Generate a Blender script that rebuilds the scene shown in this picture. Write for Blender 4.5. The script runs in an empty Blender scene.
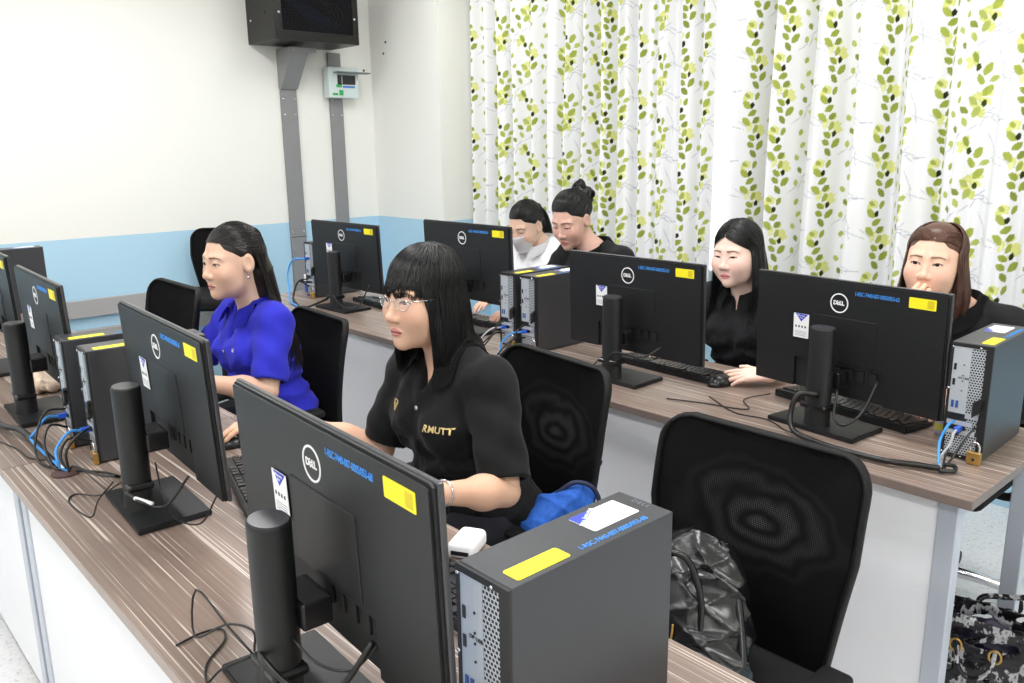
import bpy, bmesh, math, random
import numpy as np
from mathutils import Vector, Matrix
from mathutils.bvhtree import BVHTree
PI = math.pi
random.seed(7); rng = np.random.default_rng(7)
SC = bpy.context.scene
COL = SC.collection

# ------------------------------------------------------------------ colours and materials
def lin(c):
    c = c / 255.0
    return c / 12.92 if c <= 0.04045 else ((c + 0.055) / 1.055) ** 2.4
def rgb(r, g, b): return (lin(r), lin(g), lin(b), 1.0)
def nlin(a):
    a = np.asarray(a, float) / 255.0
    return np.where(a <= 0.04045, a / 12.92, ((a + 0.055) / 1.055) ** 2.4)

class NT:
    def __init__(s, name):
        s.m = bpy.data.materials.new(name); s.m.use_nodes = True
        s.t = s.m.node_tree; s.b = s.t.nodes['Principled BSDF']; s.out = s.t.nodes['Material Output']
    def n(s, kind, **kw):
        x = s.t.nodes.new(kind)
        for k, v in kw.items():
            if k.startswith('i_'): x.inputs[k[2:].replace('_', ' ')].default_value = v
            else: setattr(x, k, v)
        return x
    def l(s, a, b): s.t.links.new(a, b)
    def coords(s, scale=(1, 1, 1), src='Object', rot=(0, 0, 0)):
        tc = s.n('ShaderNodeTexCoord'); mp = s.n('ShaderNodeMapping')
        mp.inputs['Scale'].default_value = scale; mp.inputs['Rotation'].default_value = rot
        s.l(tc.outputs[src], mp.inputs['Vector']); return mp.outputs['Vector']
    def ramp(s, fac, stops, interp='LINEAR'):
        r = s.n('ShaderNodeValToRGB'); r.color_ramp.interpolation = interp
        el = r.color_ramp.elements
        while len(el) < len(stops): el.new(0.5)
        for e, (p, c) in zip(el, stops): e.position = p; e.color = c
        s.l(fac, r.inputs['Fac']); return r.outputs['Color']
    def noise(s, vec, scale, detail=2.0, rough=0.5):
        n = s.n('ShaderNodeTexNoise'); n.inputs['Scale'].default_value = scale
        n.inputs['Detail'].default_value = detail; n.inputs['Roughness'].default_value = rough
        s.l(vec, n.inputs['Vector']); return n.outputs['Fac']
    def math(s, op, a, b=None, c=None):
        n = s.n('ShaderNodeMath', operation=op)
        for i, v in enumerate((a, b, c)):
            if v is None: continue
            if isinstance(v, (int, float)): n.inputs[i].default_value = v
            else: s.l(v, n.inputs[i])
        return n.outputs[0]
    def mix(s, fac, a, b, blend='MIX'):
        n = s.n('ShaderNodeMix', data_type='RGBA', blend_type=blend)
        for key, v in ((0, fac), (6, a), (7, b)):
            if isinstance(v, (int, float)): n.inputs[key].default_value = v
            elif isinstance(v, tuple): n.inputs[key].default_value = v
            else: s.l(v, n.inputs[key])
        return n.outputs[2]
    def bump(s, h, strength=0.2, dist=0.002):
        b = s.n('ShaderNodeBump'); b.inputs['Strength'].default_value = strength
        b.inputs['Distance'].default_value = dist
        s.l(h, b.inputs['Height']); s.l(b.outputs['Normal'], s.b.inputs['Normal'])
    def base(s, col, rough=0.5, metal=0.0, spec=0.5):
        if isinstance(col, tuple): s.b.inputs['Base Color'].default_value = col
        else: s.l(col, s.b.inputs['Base Color'])
        s.b.inputs['Roughness'].default_value = rough; s.b.inputs['Metallic'].default_value = metal
        s.b.inputs['Specular IOR Level'].default_value = spec
        return s.m

def plain(name, c, rough=0.5, metal=0.0, spec=0.5, nscale=0, nstr=0.1, var=0.0, dist=0.001):
    t = NT(name); col = rgb(*c)
    if nscale:
        v = t.coords(); nz = t.noise(v, nscale, 3)
        t.bump(nz, nstr, dist)
        if var:
            d = tuple(x * (1 - var) for x in col[:3]) + (1,); u = tuple(min(1, x * (1 + var)) for x in col[:3]) + (1,)
            col = t.ramp(t.noise(v, nscale * 0.13, 3), [(0.3, d), (0.7, u)])
    return t.base(col, rough, metal, spec)

def attr_mat(name, rough=0.5, sss=0.0, spec=0.4, nscale=300, nstr=0.08, sheen=0.0):
    t = NT(name); a = t.n('ShaderNodeAttribute'); a.attribute_name = 'Col'
    t.base(a.outputs['Color'], rough, 0, spec)
    if sss:
        t.b.inputs['Subsurface Weight'].default_value = sss
        t.b.inputs['Subsurface Radius'].default_value = (1.0, 0.35, 0.2)
        t.b.inputs['Subsurface Scale'].default_value = 0.006
    if nscale: t.bump(t.noise(t.coords(), nscale, 2), nstr, 0.0006)
    return t.m

M = {}
M['plastic'] = plain('black_plastic', (27, 28, 30), 0.45, 0, 0.38, 900, 0.15)
M['plastic_dark'] = plain('recess_plastic', (20, 20, 22), 0.6)
M['plastic_gloss'] = plain('glossy_black_plastic', (26, 26, 28), 0.22, 0, 0.5)
M['bezel'] = plain('monitor_edge', (58, 58, 62), 0.3, 0.0, 0.6)
M['metal_case'] = plain('charcoal_steel', (66, 67, 71), 0.36, 0.35, 0.5, 1400, 0.12)
M['case_front'] = plain('case_black', (24, 24, 26), 0.5)
M['silver'] = plain('zinc_plate', (196, 202, 210), 0.38, 0.35, 0.5, 200, 0.05)
M['chrome'] = plain('chrome', (220, 220, 225), 0.15, 1.0)
M['brass'] = plain('brass', (196, 158, 92), 0.32, 0.8)
M['white_print'] = plain('white_print', (236, 236, 238), 0.5)
M['blue_ink'] = plain('blue_ink', (70, 150, 235), 0.5)
M['paper'] = plain('paper', (240, 240, 242), 0.6)
M['sticker_yellow'] = plain('yellow_label', (246, 232, 40), 0.45, 0, 0.4, 60, 0.02, 0.06)
M['sticker_gold'] = plain('yellow_stamp', (214, 194, 28), 0.5)
M['sticker_blue'] = plain('label_blue', (44, 66, 200), 0.45)
M['grey_print'] = plain('grey_print', (120, 120, 132), 0.6)
M['cable'] = plain('black_cable', (18, 18, 19), 0.38)
M['cable_blue'] = plain('blue_cable', (62, 150, 228), 0.4)
M['plug_blue'] = plain('blue_plug', (36, 92, 210), 0.35)
M['cable_grey'] = plain('grey_cable', (176, 180, 186), 0.4)
M['key'] = plain('key_black', (24, 24, 26), 0.35)
M['port'] = plain('port_dark', (28, 30, 36), 0.4)
M['port_blue'] = plain('usb_blue', (48, 82, 150), 0.4)
M['chair_frame'] = plain('chair_frame_plastic', (11, 11, 12), 0.65, 0, 0.3, 500, 0.1)
M['fabric_black'] = plain('chair_fabric', (28, 28, 30), 0.85, 0, 0.2, 1200, 0.4, 0.1)
M['panel_white'] = plain('white_board', (232, 233, 238), 0.42, 0, 0.4, 30, 0.02, 0.015)
M['post'] = plain('post_grey', (186, 192, 204), 0.35, 0.2)
M['duct'] = plain('duct_grey', (140, 140, 142), 0.5, 0, 0.4, 40, 0.02, 0.03)
M['duct_light'] = plain('duct_light', (168, 166, 166), 0.5)
M['rack'] = plain('rack_black', (22, 20, 20), 0.35, 0.2)
M['glass_dark'] = plain('smoked_glass', (14, 14, 16), 0.1, 0, 0.6)
M['window_frame'] = plain('aluminium_frame', (225, 228, 230), 0.35, 0.3)
M['grommet'] = plain('brown_grommet', (84, 60, 56), 0.4)
M['lamp_body'] = plain('lamp_body', (240, 240, 240), 0.4)
M['teal'] = plain('teal_trim', (92, 140, 150), 0.5)
M['blue_cloth'] = plain('blue_cloth', (44, 92, 178), 0.8, 0, 0.2, 700, 0.3, 0.15)
M['leather'] = plain('black_leather', (15, 15, 17), 0.26, 0, 0.6, 60, 0.25, 0.1, 0.002)
M['tan_paper'] = plain('crumpled_bag', (206, 186, 168), 0.6, 0, 0.3, 60, 0.6, 0.2, 0.006)
M['bluewhite'] = plain('box_blue', (40, 90, 200), 0.5)
M['jar'] = plain('lilac_plastic', (188, 178, 214), 0.3)
M['jar_yellow'] = plain('jar_yellow', (224, 220, 96), 0.4)

def screen_mat():
    t = NT('lit_screen'); v = t.coords((1, 1, 1), 'Generated')
    br = t.n('ShaderNodeTexBrick'); br.inputs['Scale'].default_value = 3.0
    br.inputs['Color1'].default_value = rgb(225, 232, 240); br.inputs['Color2'].default_value = rgb(200, 214, 235)
    br.inputs['Mortar'].default_value = rgb(90, 120, 170); t.l(v, br.inputs['Vector'])
    t.base(rgb(12, 12, 14), 0.25)
    t.l(br.outputs['Color'], t.b.inputs['Emission Color']); t.b.inputs['Emission Strength'].default_value = 0.8
    return t.m
M['screen'] = screen_mat()

def wood_mat():
    t = NT('striped_laminate')
    v1 = t.coords((0.7, 16, 16)); v2 = t.coords((0.45, 60, 60)); v3 = t.coords((1.5, 300, 300))
    n1 = t.noise(v1, 2.2, 3, 0.6); n2 = t.noise(v2, 2.0, 3, 0.6); n3 = t.noise(v3, 2.0, 1)
    c1 = t.ramp(n1, [(0.28, rgb(104, 87, 80)), (0.45, rgb(128, 110, 101)), (0.58, rgb(140, 122, 112)), (0.75, rgb(112, 94, 86))])
    c2 = t.ramp(n2, [(0.0, rgb(100, 82, 74)), (0.5, rgb(134, 116, 106)), (1.0, rgb(158, 141, 130))])
    c = t.mix(0.45, c1, c2)
    line = t.ramp(t.noise(t.coords((0.22, 70, 70)), 2.4, 2, 0.45), [(0.605, (0, 0, 0, 1)), (0.625, (1, 1, 1, 1))])
    line2 = t.ramp(t.noise(t.coords((0.45, 150, 150)), 1.7, 1, 0.4), [(0.63, (0, 0, 0, 1)), (0.67, (0.75, 0.75, 0.75, 1))])
    brk = t.ramp(t.noise(t.coords((3, 9, 9)), 1.6, 2), [(0.36, (0.15, 0.15, 0.15, 1)), (0.52, (1, 1, 1, 1))])
    ln = t.math('MULTIPLY', t.math('MAXIMUM', line, line2), brk)
    c = t.mix(t.math('MULTIPLY', ln, 0.8), c, rgb(226, 214, 202))
    c = t.mix(t.math('MULTIPLY', n3, 0.18), c, rgb(100, 84, 76))
    t.base(c, 0.3, 0, 0.5)
    t.bump(n3, 0.05, 0.0005)
    return t.m
M['wood'] = wood_mat()
M['wood_edge'] = plain('laminate_edge', (158, 144, 136), 0.4, 0, 0.4, 40, 0.02, 0.1)
M['wood_edge_dark'] = plain('laminate_edge_dark', (122, 108, 102), 0.4, 0, 0.4, 40, 0.02, 0.12)

def wall_mat(name, upper, lower, zb):
    t = NT(name); tc = t.n('ShaderNodeTexCoord'); sep = t.n('ShaderNodeSeparateXYZ'); t.l(tc.outputs['Object'], sep.inputs[0])
    nz = t.noise(tc.outputs['Object'], 1.4, 3)
    up = t.mix(t.math('MULTIPLY', nz, 0.25), rgb(*upper), rgb(*[c - 8 for c in upper]))
    lo = t.mix(t.math('MULTIPLY', nz, 0.35), rgb(*lower), rgb(*[c - 8 for c in lower]))
    f = t.math('GREATER_THAN', sep.outputs['Z'], zb)
    t.base(t.mix(f, lo, up), 0.62, 0, 0.3)
    t.bump(t.noise(tc.outputs['Object'], 60, 3), 0.06, 0.002)
    return t.m
ZB = 1.044
M['wall'] = wall_mat('painted_wall', (242, 242, 237), (182, 219, 240), ZB)
M['wall_plain'] = plain('cream_wall', (238, 237, 228), 0.65, 0, 0.3)
M['ceiling'] = plain('ceiling_white', (240, 240, 238), 0.8)

def floor_mat():
    t = NT('terrazzo_floor')
    vo = t.n('ShaderNodeTexVoronoi'); vo.inputs['Scale'].default_value = 90.0
    t.l(t.coords(), vo.inputs['Vector'])
    sp = t.ramp(vo.outputs['Distance'], [(0.13, rgb(150, 150, 154)), (0.26, rgb(226, 226, 228))])
    sel = t.ramp(t.noise(t.coords(), 55, 2), [(0.48, (0, 0, 0, 1)), (0.54, (1, 1, 1, 1))])
    t.base(t.mix(sel, rgb(232, 232, 233), sp), 0.4, 0, 0.4)
    return t.m
M['floor'] = floor_mat()

def grid_metal():
    t = NT('perforated_steel'); tc = t.n('ShaderNodeTexCoord'); sep = t.n('ShaderNodeSeparateXYZ'); t.l(tc.outputs['Object'], sep.inputs[0])
    p = 0.0062
    z = t.math('DIVIDE', sep.outputs['Z'], p); row = t.math('FLOOR', z)
    off = t.math('MULTIPLY', t.math('MODULO', row, 2.0), 0.5)
    x = t.math('ADD', t.math('DIVIDE', t.math('ADD', sep.outputs['X'], 1.0), p), off)
    fx = t.math('ABSOLUTE', t.math('SUBTRACT', t.math('FRACT', x), 0.5)); fz = t.math('ABSOLUTE', t.math('SUBTRACT', t.math('FRACT', z), 0.5))
    hole = t.math('LESS_THAN', t.math('MAXIMUM', fx, fz), 0.33)
    t.base(t.mix(hole, rgb(192, 198, 206), rgb(12, 12, 13)), 0.4, 0.2)
    return t.m
M['grid'] = grid_metal()

def mesh_back_mat():
    # two layers of woven net: fine weave plus the interference rings of the layers
    t = NT('woven_net'); v = t.coords()
    sep = t.n('ShaderNodeSeparateXYZ'); t.l(v, sep.inputs[0])
    p = 0.0042
    fx = t.math('ABSOLUTE', t.math('SUBTRACT', t.math('FRACT', t.math('DIVIDE', t.math('ADD', sep.outputs['X'], 2.0), p)), 0.5))
    fz = t.math('ABSOLUTE', t.math('SUBTRACT', t.math('FRACT', t.math('DIVIDE', sep.outputs['Z'], p)), 0.5))
    hole = t.math('LESS_THAN', t.math('MAXIMUM', fx, fz), 0.27)
    # rings about the lumbar support
    dx = t.math('DIVIDE', sep.outputs['X'], 0.16); dz = t.math('DIVIDE', t.math('SUBTRACT', sep.outputs['Z'], 0.735), 0.095)
    nz = t.noise(v, 7, 2)
    r = t.math('ADD', t.math('SQRT', t.math('ADD', t.math('MULTIPLY', dx, dx), t.math('MULTIPLY', dz, dz))), t.math('MULTIPLY', nz, 1.1))
    ring = t.math('MULTIPLY', t.math('ADD', t.math('SINE', t.math('MULTIPLY', r, 19.0)), 1.0), 0.5)
    ring = t.math('MULTIPLY', ring, t.math('SUBTRACT', 1.0, t.math('MULTIPLY', t.math('MINIMUM', r, 1.9), 0.52)))
    lit = t.math('MULTIPLY', t.math('MULTIPLY', ring, hole), 1.0)
    c = t.mix(hole, rgb(24, 24, 25), rgb(10, 10, 11))
    c = t.mix(lit, c, rgb(150, 150, 150))
    t.base(c, 0.75, 0, 0.25)
    t.bump(hole, 0.3, 0.0006)
    return t.m
M['net'] = mesh_back_mat()

def tote_mat():
    t = NT('printed_glossy_bag'); n = t.noise(t.coords((1, 1, 0.55)), 32, 3, 0.6)
    c = t.ramp(n, [(0.0, rgb(16, 16, 18)), (0.52, rgb(26, 26, 30)), (0.56, rgb(190, 190, 194)), (0.64, rgb(150, 150, 156)), (0.68, rgb(30, 30, 34))])
    t.base(c, 0.25, 0, 0.5); return t.m
M['tote'] = tote_mat()

def cloth(name, c, wr=0.85, var=0.12, scale=900):
    t = NT(name); v = t.coords(); col = rgb(*c)
    d = tuple(x * (1 - var) for x in col[:3]) + (1,); u = tuple(min(1, x * (1 + var)) for x in col[:3]) + (1,)
    cc = t.ramp(t.noise(v, 14, 3), [(0.3, d), (0.7, u)])
    t.base(cc, wr, 0, 0.25); t.b.inputs['Sheen Weight'].default_value = 0.06
    h = t.math('ADD', t.math('MULTIPLY', t.noise(v, scale, 1), 0.3), t.math('MULTIPLY', t.noise(v, 16, 3), 3.0))
    t.bump(h, 0.25, 0.002); return t.m
M['skin'] = attr_mat('skin', 0.48, 0.12, 0.35)
M['hair'] = None
def hair_mat(name, a, b):
    t = NT(name); n = t.noise(t.coords((60, 60, 6)), 5, 2)
    t.base(t.ramp(n, [(0.3, rgb(*a)), (0.7, rgb(*b))]), 0.34, 0, 0.5)
    t.b.inputs['Anisotropic'].default_value = 0.5
    return t.m

# ------------------------------------------------------------------ object helpers
def link(o, parent=None):
    COL.objects.link(o)
    if parent is not None: o.parent = parent
    return o
def tag(o, label=None, cat=None, group=None, kind=None):
    if label: o['label'] = label
    if cat: o['category'] = cat
    if group: o['group'] = group
    if kind: o['kind'] = kind
    return o
def empty(name, loc=(0, 0, 0), rz=0.0):
    o = bpy.data.objects.new(name, None); o.empty_display_size = 0.05
    o.location = loc; o.rotation_euler = (0, 0, rz); return link(o)
def thing(name, label, cat, loc=(0, 0, 0), rz=0.0, group=None):
    return tag(empty(name, loc, rz), label, cat, group)
def obj(name, bm, mats, parent=None, smooth=False, label=None):
    me = bpy.data.meshes.new(name)
    if isinstance(bm, bmesh.types.BMesh):
        bm.normal_update(); bm.to_mesh(me); bm.free()
    else:
        me = bm
    if not isinstance(mats, (list, tuple)): mats = [mats]
    for m in mats: me.materials.append(m if not isinstance(m, str) else M[m])
    if smooth:
        me.polygons.foreach_set('use_smooth', np.ones(len(me.polygons), bool))
    o = bpy.data.objects.new(name, me); link(o, parent)
    if smooth == 'auto':
        me.set_sharp_from_angle(angle=math.radians(35))
    if label: o['label'] = label
    return o
def struct(name, bm, mats, smooth=False):
    return tag(obj(name, bm, mats, None, smooth), kind='structure')
def np_mesh(name, V, F, k=4):
    V = np.asarray(V, np.float32); F = np.asarray(F, np.int32).reshape(-1, k)
    me = bpy.data.meshes.new(name)
    me.vertices.add(len(V)); me.vertices.foreach_set('co', V.ravel())
    me.loops.add(F.size); me.loops.foreach_set('vertex_index', F.ravel())
    me.polygons.add(len(F)); me.polygons.foreach_set('loop_start', np.arange(0, F.size, k, dtype=np.int32))
    me.update(calc_edges=True); me.validate()
    return me

def B(): return bmesh.new()
def box(bm, lo, hi, mi=0, bev=0.0, seg=2, mat=None):
    lo = Vector(lo); hi = Vector(hi)
    r = bmesh.ops.create_cube(bm, size=1.0); vs = r['verts']
    for v in vs:
        v.co = Vector([lo[i] + (v.co[i] + 0.5) * (hi[i] - lo[i]) for i in range(3)])
    fs = list({f for v in vs for f in v.link_faces})
    for f in fs: f.material_index = mi
    if bev > 0:
        es = list({e for v in vs for e in v.link_edges})
        r = bmesh.ops.bevel(bm, geom=es, offset=bev, segments=seg, profile=0.5, affect='EDGES')
        vs = list({v for f in r['faces'] for v in f.verts}) if r['faces'] else vs
        vs = [v for v in r['verts']] + vs
        for f in r['faces']: f.material_index = mi
        vs = list(set(vs))
    if mat is not None: bmesh.ops.transform(bm, matrix=mat, verts=vs)
    return vs
def cyl(bm, p0, p1, r0, r1=None, n=16, mi=0, caps=True):
    p0 = Vector(p0); p1 = Vector(p1); r1 = r0 if r1 is None else r1
    d = (p1 - p0); q = d.to_track_quat('Z', 'Y').to_matrix()
    A = [bm.verts.new(p0 + q @ Vector((math.cos(2*PI*i/n)*r0, math.sin(2*PI*i/n)*r0, 0))) for i in range(n)]
    C = [bm.verts.new(p1 + q @ Vector((math.cos(2*PI*i/n)*r1, math.sin(2*PI*i/n)*r1, 0))) for i in range(n)]
    for i in range(n):
        f = bm.faces.new((A[i], A[(i+1) % n], C[(i+1) % n], C[i])); f.material_index = mi
    if caps:
        bm.faces.new(A[::-1]).material_index = mi; bm.faces.new(C).material_index = mi
def prism(bm, pts, axis, a, b, mi=0):
    """outline pts (2D) extruded along axis from a to b"""
    def P(p, t):
        return {'x': (t, p[0], p[1]), 'y': (p[0], t, p[1]), 'z': (p[0], p[1], t)}[axis]
    A = [bm.verts.new(P(p, a)) for p in pts]; C = [bm.verts.new(P(p, b)) for p in pts]
    n = len(pts); fs = []
    for i in range(n): fs.append(bm.faces.new((A[i], A[(i+1) % n], C[(i+1) % n], C[i])))
    fs.append(bm.faces.new(A[::-1])); fs.append(bm.faces.new(C))
    for f in fs: f.material_index = mi
    bmesh.ops.recalc_face_normals(bm, faces=fs)
    return fs
def rrect(x0, y0, x1, y1, r, n=5):
    pts = []
    for cx, cy, a in ((x1-r, y1-r, 0), (x0+r, y1-r, 90), (x0+r, y0+r, 180), (x1-r, y0+r, 270)):
        for i in range(n+1):
            t = math.radians(a + 90*i/n); pts.append((cx + r*math.cos(t), cy + r*math.sin(t)))
    return pts
def smooth_path(pts, k=6):
    P = [Vector(p) for p in pts]
    if len(P) < 3: return P
    Q = [P[0]*2 - P[1]] + P + [P[-1]*2 - P[-2]]; out = []
    for i in range(1, len(Q)-2):
        for j in range(k):
            t = j/k; a, b, c, d = Q[i-1], Q[i], Q[i+1], Q[i+2]
            out.append(0.5*((2*b) + (c-a)*t + (2*a-5*b+4*c-d)*t*t + (3*b-a-3*c+d)*t*t*t))
    out.append(P[-1]); return out
def tube(bm, pts, r, n=8, mi=0, k=6):
    P = smooth_path(pts, k); rings = []; up = Vector((0, 0, 1))
    prev = None
    for i, p in enumerate(P):
        t = (P[min(i+1, len(P)-1)] - P[max(i-1, 0)])
        if t.length < 1e-9: t = Vector((1, 0, 0))
        t.normalize()
        if prev is None:
            s = t.cross(up) if abs(t.dot(up)) < 0.95 else t.cross(Vector((1, 0, 0)))
        else: s = prev - t * prev.dot(t)
        if s.length < 1e-6: s = t.orthogonal()
        s.normalize(); prev = s; u = s.cross(t)
        rr = r(i/(len(P)-1)) if callable(r) else r
        rings.append([bm.verts.new(p + s*math.cos(2*PI*j/n)*rr + u*math.sin(2*PI*j/n)*rr) for j in range(n)])
    for a, b in zip(rings, rings[1:]):
        for j in range(n):
            f = bm.faces.new((a[j], a[(j+1) % n], b[(j+1) % n], b[j])); f.material_index = mi; f.smooth = True
    bm.faces.new(rings[0][::-1]).material_index = mi; bm.faces.new(rings[-1]).material_index = mi
def sphere(bm, c, r, mi=0, seg=16, sc=(1, 1, 1)):
    res = bmesh.ops.create_uvsphere(bm, u_segments=seg, v_segments=max(6, seg//2), radius=1.0)
    for v in res['verts']:
        v.co = Vector((c[0] + v.co.x*r*sc[0], c[1] + v.co.y*r*sc[1], c[2] + v.co.z*r*sc[2]))
    for f in {f for v in res['verts'] for f in v.link_faces}: f.material_index = mi; f.smooth = True

_fonts = {}
def text_mesh(s, size, extrude=0.0004, spacing=1.0, bold=0.0):
    key = (s, size, extrude, spacing, bold)
    if key not in _fonts:
        cu = bpy.data.curves.new('txt', 'FONT'); cu.body = s; cu.size = size; cu.extrude = extrude
        cu.space_character = spacing; cu.offset = bold; cu.align_x = 'CENTER'; cu.align_y = 'CENTER'; cu.resolution_u = 3
        o = bpy.data.objects.new('txt', cu); COL.objects.link(o)
        dg = bpy.context.evaluated_depsgraph_get(); dg.update()
        me = bpy.data.meshes.new_from_object(o.evaluated_get(dg))
        bpy.data.objects.remove(o); bpy.data.curves.remove(cu)
        _fonts[key] = me
    return _fonts[key]
def add_text(bm, s, size, mat, mi=0, **kw):
    me = text_mesh(s, size, **kw); b2 = bmesh.new(); b2.from_mesh(me)
    for f in b2.faces: f.material_index = mi
    bmesh.ops.transform(b2, matrix=mat, verts=b2.verts)
    tmp = bpy.data.meshes.new('t'); b2.to_mesh(tmp); b2.free()
    n0 = len(bm.faces); bm.from_mesh(tmp); bpy.data.meshes.remove(tmp)
    bm.faces.ensure_lookup_table()
    for f in bm.faces[n0:]: f.material_index = mi
# text plane facing -Y (read from -Y side): x->+X, y->+Z
def face_negY(x, y, z): return Matrix(((1, 0, 0, x), (0, 0, -1, y), (0, 1, 0, z), (0, 0, 0, 1)))
# text lying on top (faces +Z), running along +Y reading from +X side
def face_up(x, y, z, rot): return Matrix.Translation((x, y, z)) @ Matrix.Rotation(rot, 4, 'Z')

# ------------------------------------------------------------------ camera
F, PITCH, ROLL, YAW, HC = 833.888, 0.229793, -0.01427, -0.835969, 1.512
cam_d = bpy.data.cameras.new('camera'); cam = bpy.data.objects.new('camera', cam_d); link(cam)
cam_d.sensor_width = 36.0; cam_d.sensor_fit = 'HORIZONTAL'; cam_d.lens = F / 1024 * 36.0; cam_d.clip_start = 0.05
fw = Vector((math.sin(YAW)*math.cos(PITCH), math.cos(YAW)*math.cos(PITCH), -math.sin(PITCH)))
rt = Vector((math.cos(YAW), -math.sin(YAW), 0)); up = rt.cross(fw)
r2 = rt*math.cos(ROLL) + up*math.sin(ROLL); u2 = -rt*math.sin(ROLL) + up*math.cos(ROLL)
cam.matrix_world = Matrix(((r2.x, u2.x, -fw.x, 0), (r2.y, u2.y, -fw.y, 0), (r2.z, u2.z, -fw.z, HC), (0, 0, 0, 1)))
SC.camera = cam
SC.view_settings.view_transform = 'Standard'; SC.view_settings.look = 'None'
SC.view_settings.gamma = 1.0; SC.view_settings.use_curve_mapping = False
SC.view_settings.exposure = 0.0

# ------------------------------------------------------------------ room
XL, XR, YB, YW, YP, ZC = -5.09, 2.6, -3.0, 3.72, 3.33, 2.85
bm = B(); box(bm, (XL-0.15, YB-0.15, -0.1), (XR+0.15, YW+0.15, 0)); struct('floor', bm, 'floor')
bm = B(); box(bm, (XL-0.15, YB-0.15, ZC), (XR+0.15, YW+0.15, ZC+0.1)); struct('ceiling', bm, 'ceiling')
bm = B(); box(bm, (XL-0.12, YB-0.12, 0), (XL, YW+0.12, ZC)); struct('wall_left', bm, 'wall')
bm = B(); box(bm, (XR, YB-0.12, 0), (XR+0.12, YW+0.12, ZC)); struct('wall_right', bm, 'wall_plain')
bm = B(); box(bm, (XL, YB-0.12, 0), (XR, YB, ZC)); struct('wall_back', bm, 'wall_plain')
WX0, WX1, WZ0, WZ1 = -4.15, 2.3, 0.80, 2.6
bm = B()
box(bm, (XL, YW, 0), (XR, YW+0.12, WZ0)); box(bm, (XL, YW, WZ1), (XR, YW+0.12, ZC))
box(bm, (XL, YW, WZ0), (WX0, YW+0.12, WZ1)); box(bm, (WX1, YW, WZ0), (XR, YW+0.12, WZ1))
struct('wall_window_side', bm, 'wall')
bm = B(); box(bm, (XL, YP, 0), (-4.33, YW, ZC)); struct('pillar', bm, 'wall')
bm = B(); box(bm, (WX0-0.05, YW-0.05, WZ0-0.03), (WX1+0.05, YW, WZ0), 0, 0.004); struct('trim_1', bm, 'teal')
gl = NT('window_glass'); gl.base(rgb(250, 252, 255), 0.02); gl.b.inputs['Transmission Weight'].default_value = 1.0; gl.b.inputs['IOR'].default_value = 1.05
M['glass'] = gl.m
for i in range(3):
    x0 = WX0 + i*(WX1-WX0)/3; x1 = x0 + (WX1-WX0)/3
    w = tag(empty(f'window_{i+1}', (x0, YW+0.06, WZ0)), kind='structure')
    bm = B(); W_, H_ = x1-x0, WZ1-WZ0
    for a, b in (((0, -.03, 0), (0.05, .03, H_)), ((W_-0.05, -.03, 0), (W_, .03, H_)), ((0.05, -.03, 0), (W_-0.05, .03, 0.05)), ((0.05, -.03, H_-0.05), (W_-0.05, .03, H_)), ((W_/2-0.03, -.03, 0.05), (W_/2+0.03, .03, H_-0.05))):
        box(bm, a, b)
    obj('window_frame', bm, 'window_frame', w)
    bm = B(); box(bm, (0.05, -0.003, 0.05), (W_-0.05, 0.003, H_-0.05)); obj('window_pane', bm, 'glass', w)
# grey rail duct low on the left wall, with a lighter ledge
bm = B(); box(bm, (XL, YB, 0.600), (XL+0.03, 2.25, 0.70), 0, 0.004); tag(obj('wall_cable_duct', bm, 'duct_light', None), 'long grey cable duct running along the blue lower left wall', 'cable duct')
bm = B(); box(bm, (XL, YB, 0.455), (XL+0.045, 2.25, 0.53), 0, 0.004); tag(obj('wall_cable_duct', bm, 'duct_light', None), 'lower light grey duct just above the floor along the left wall', 'cable duct')

# vertical conduits, rack, breaker box
def conduit(y0, y1, z1, label, bracket):
    c = thing('vertical_cable_duct', label, 'cable duct', (XL, (y0+y1)/2, 0.0), group=None)
    h = (y1-y0)/2
    bm = B(); box(bm, (0, -h, 0), (0.022, h, z1), 0, 0.003); obj('duct_body', bm, 'duct', c)
    for z in (0.86, 0.98, 1.73, 1.83):
        for s in (-1, 1):
            bm = B(); cyl(bm, (0.021, s*h*0.72, z), (0.026, s*h*0.72, z), 0.006, n=10); obj('screw', bm, 'chrome', c, True)
    bm = B(); box(bm, (0.018, -h-0.001, 0.945), (0.0223, h+0.001, 0.949)); obj('joint_line', bm, 'plastic_dark', c)
    if bracket:
        bm = B(); prism(bm, [(0, -0.24), (0.035, -0.24), (0.20, -0.03), (0.20, 0), (0, 0)], 'y', -h-0.003, h+0.003); o = obj('angled_bracket', bm, 'duct', c); o.location = (0, 0, z1)
        bm = B(); box(bm, (0.14, -h, -0.01), (0.235, h+0.04, 0.014), 0, 0.002); o = obj('cable_plate', bm, 'duct', c); o.location = (0, 0, z1-0.02)
conduit(2.632, 2.742, 2.128, 'left grey vertical duct with screws under the black wall rack', True)
conduit(2.985, 3.080, 2.128, 'right grey vertical duct passing behind the small breaker box', False)
rk = thing('network_rack', 'black wall mounted network cabinet with glass front and blue cables', 'network rack', (XL, 2.735, 2.145))
bm = B(); D_, Wd, Hh = 0.34, 0.285, 0.36
box(bm, (0, -Wd, 0), (D_, Wd, 0.012)); box(bm, (0, -Wd, Hh-0.012), (D_, Wd, Hh)); box(bm, (0, -Wd, 0.012), (D_, -Wd+0.012, Hh-0.012)); box(bm, (0, Wd-0.012, 0.012), (D_, Wd, Hh-0.012)); box(bm, (0, -Wd+0.012, 0.012), (0.012, Wd-0.012, Hh-0.012))
obj('cabinet_shell', bm, 'rack', rk)
bm = B()
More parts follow.
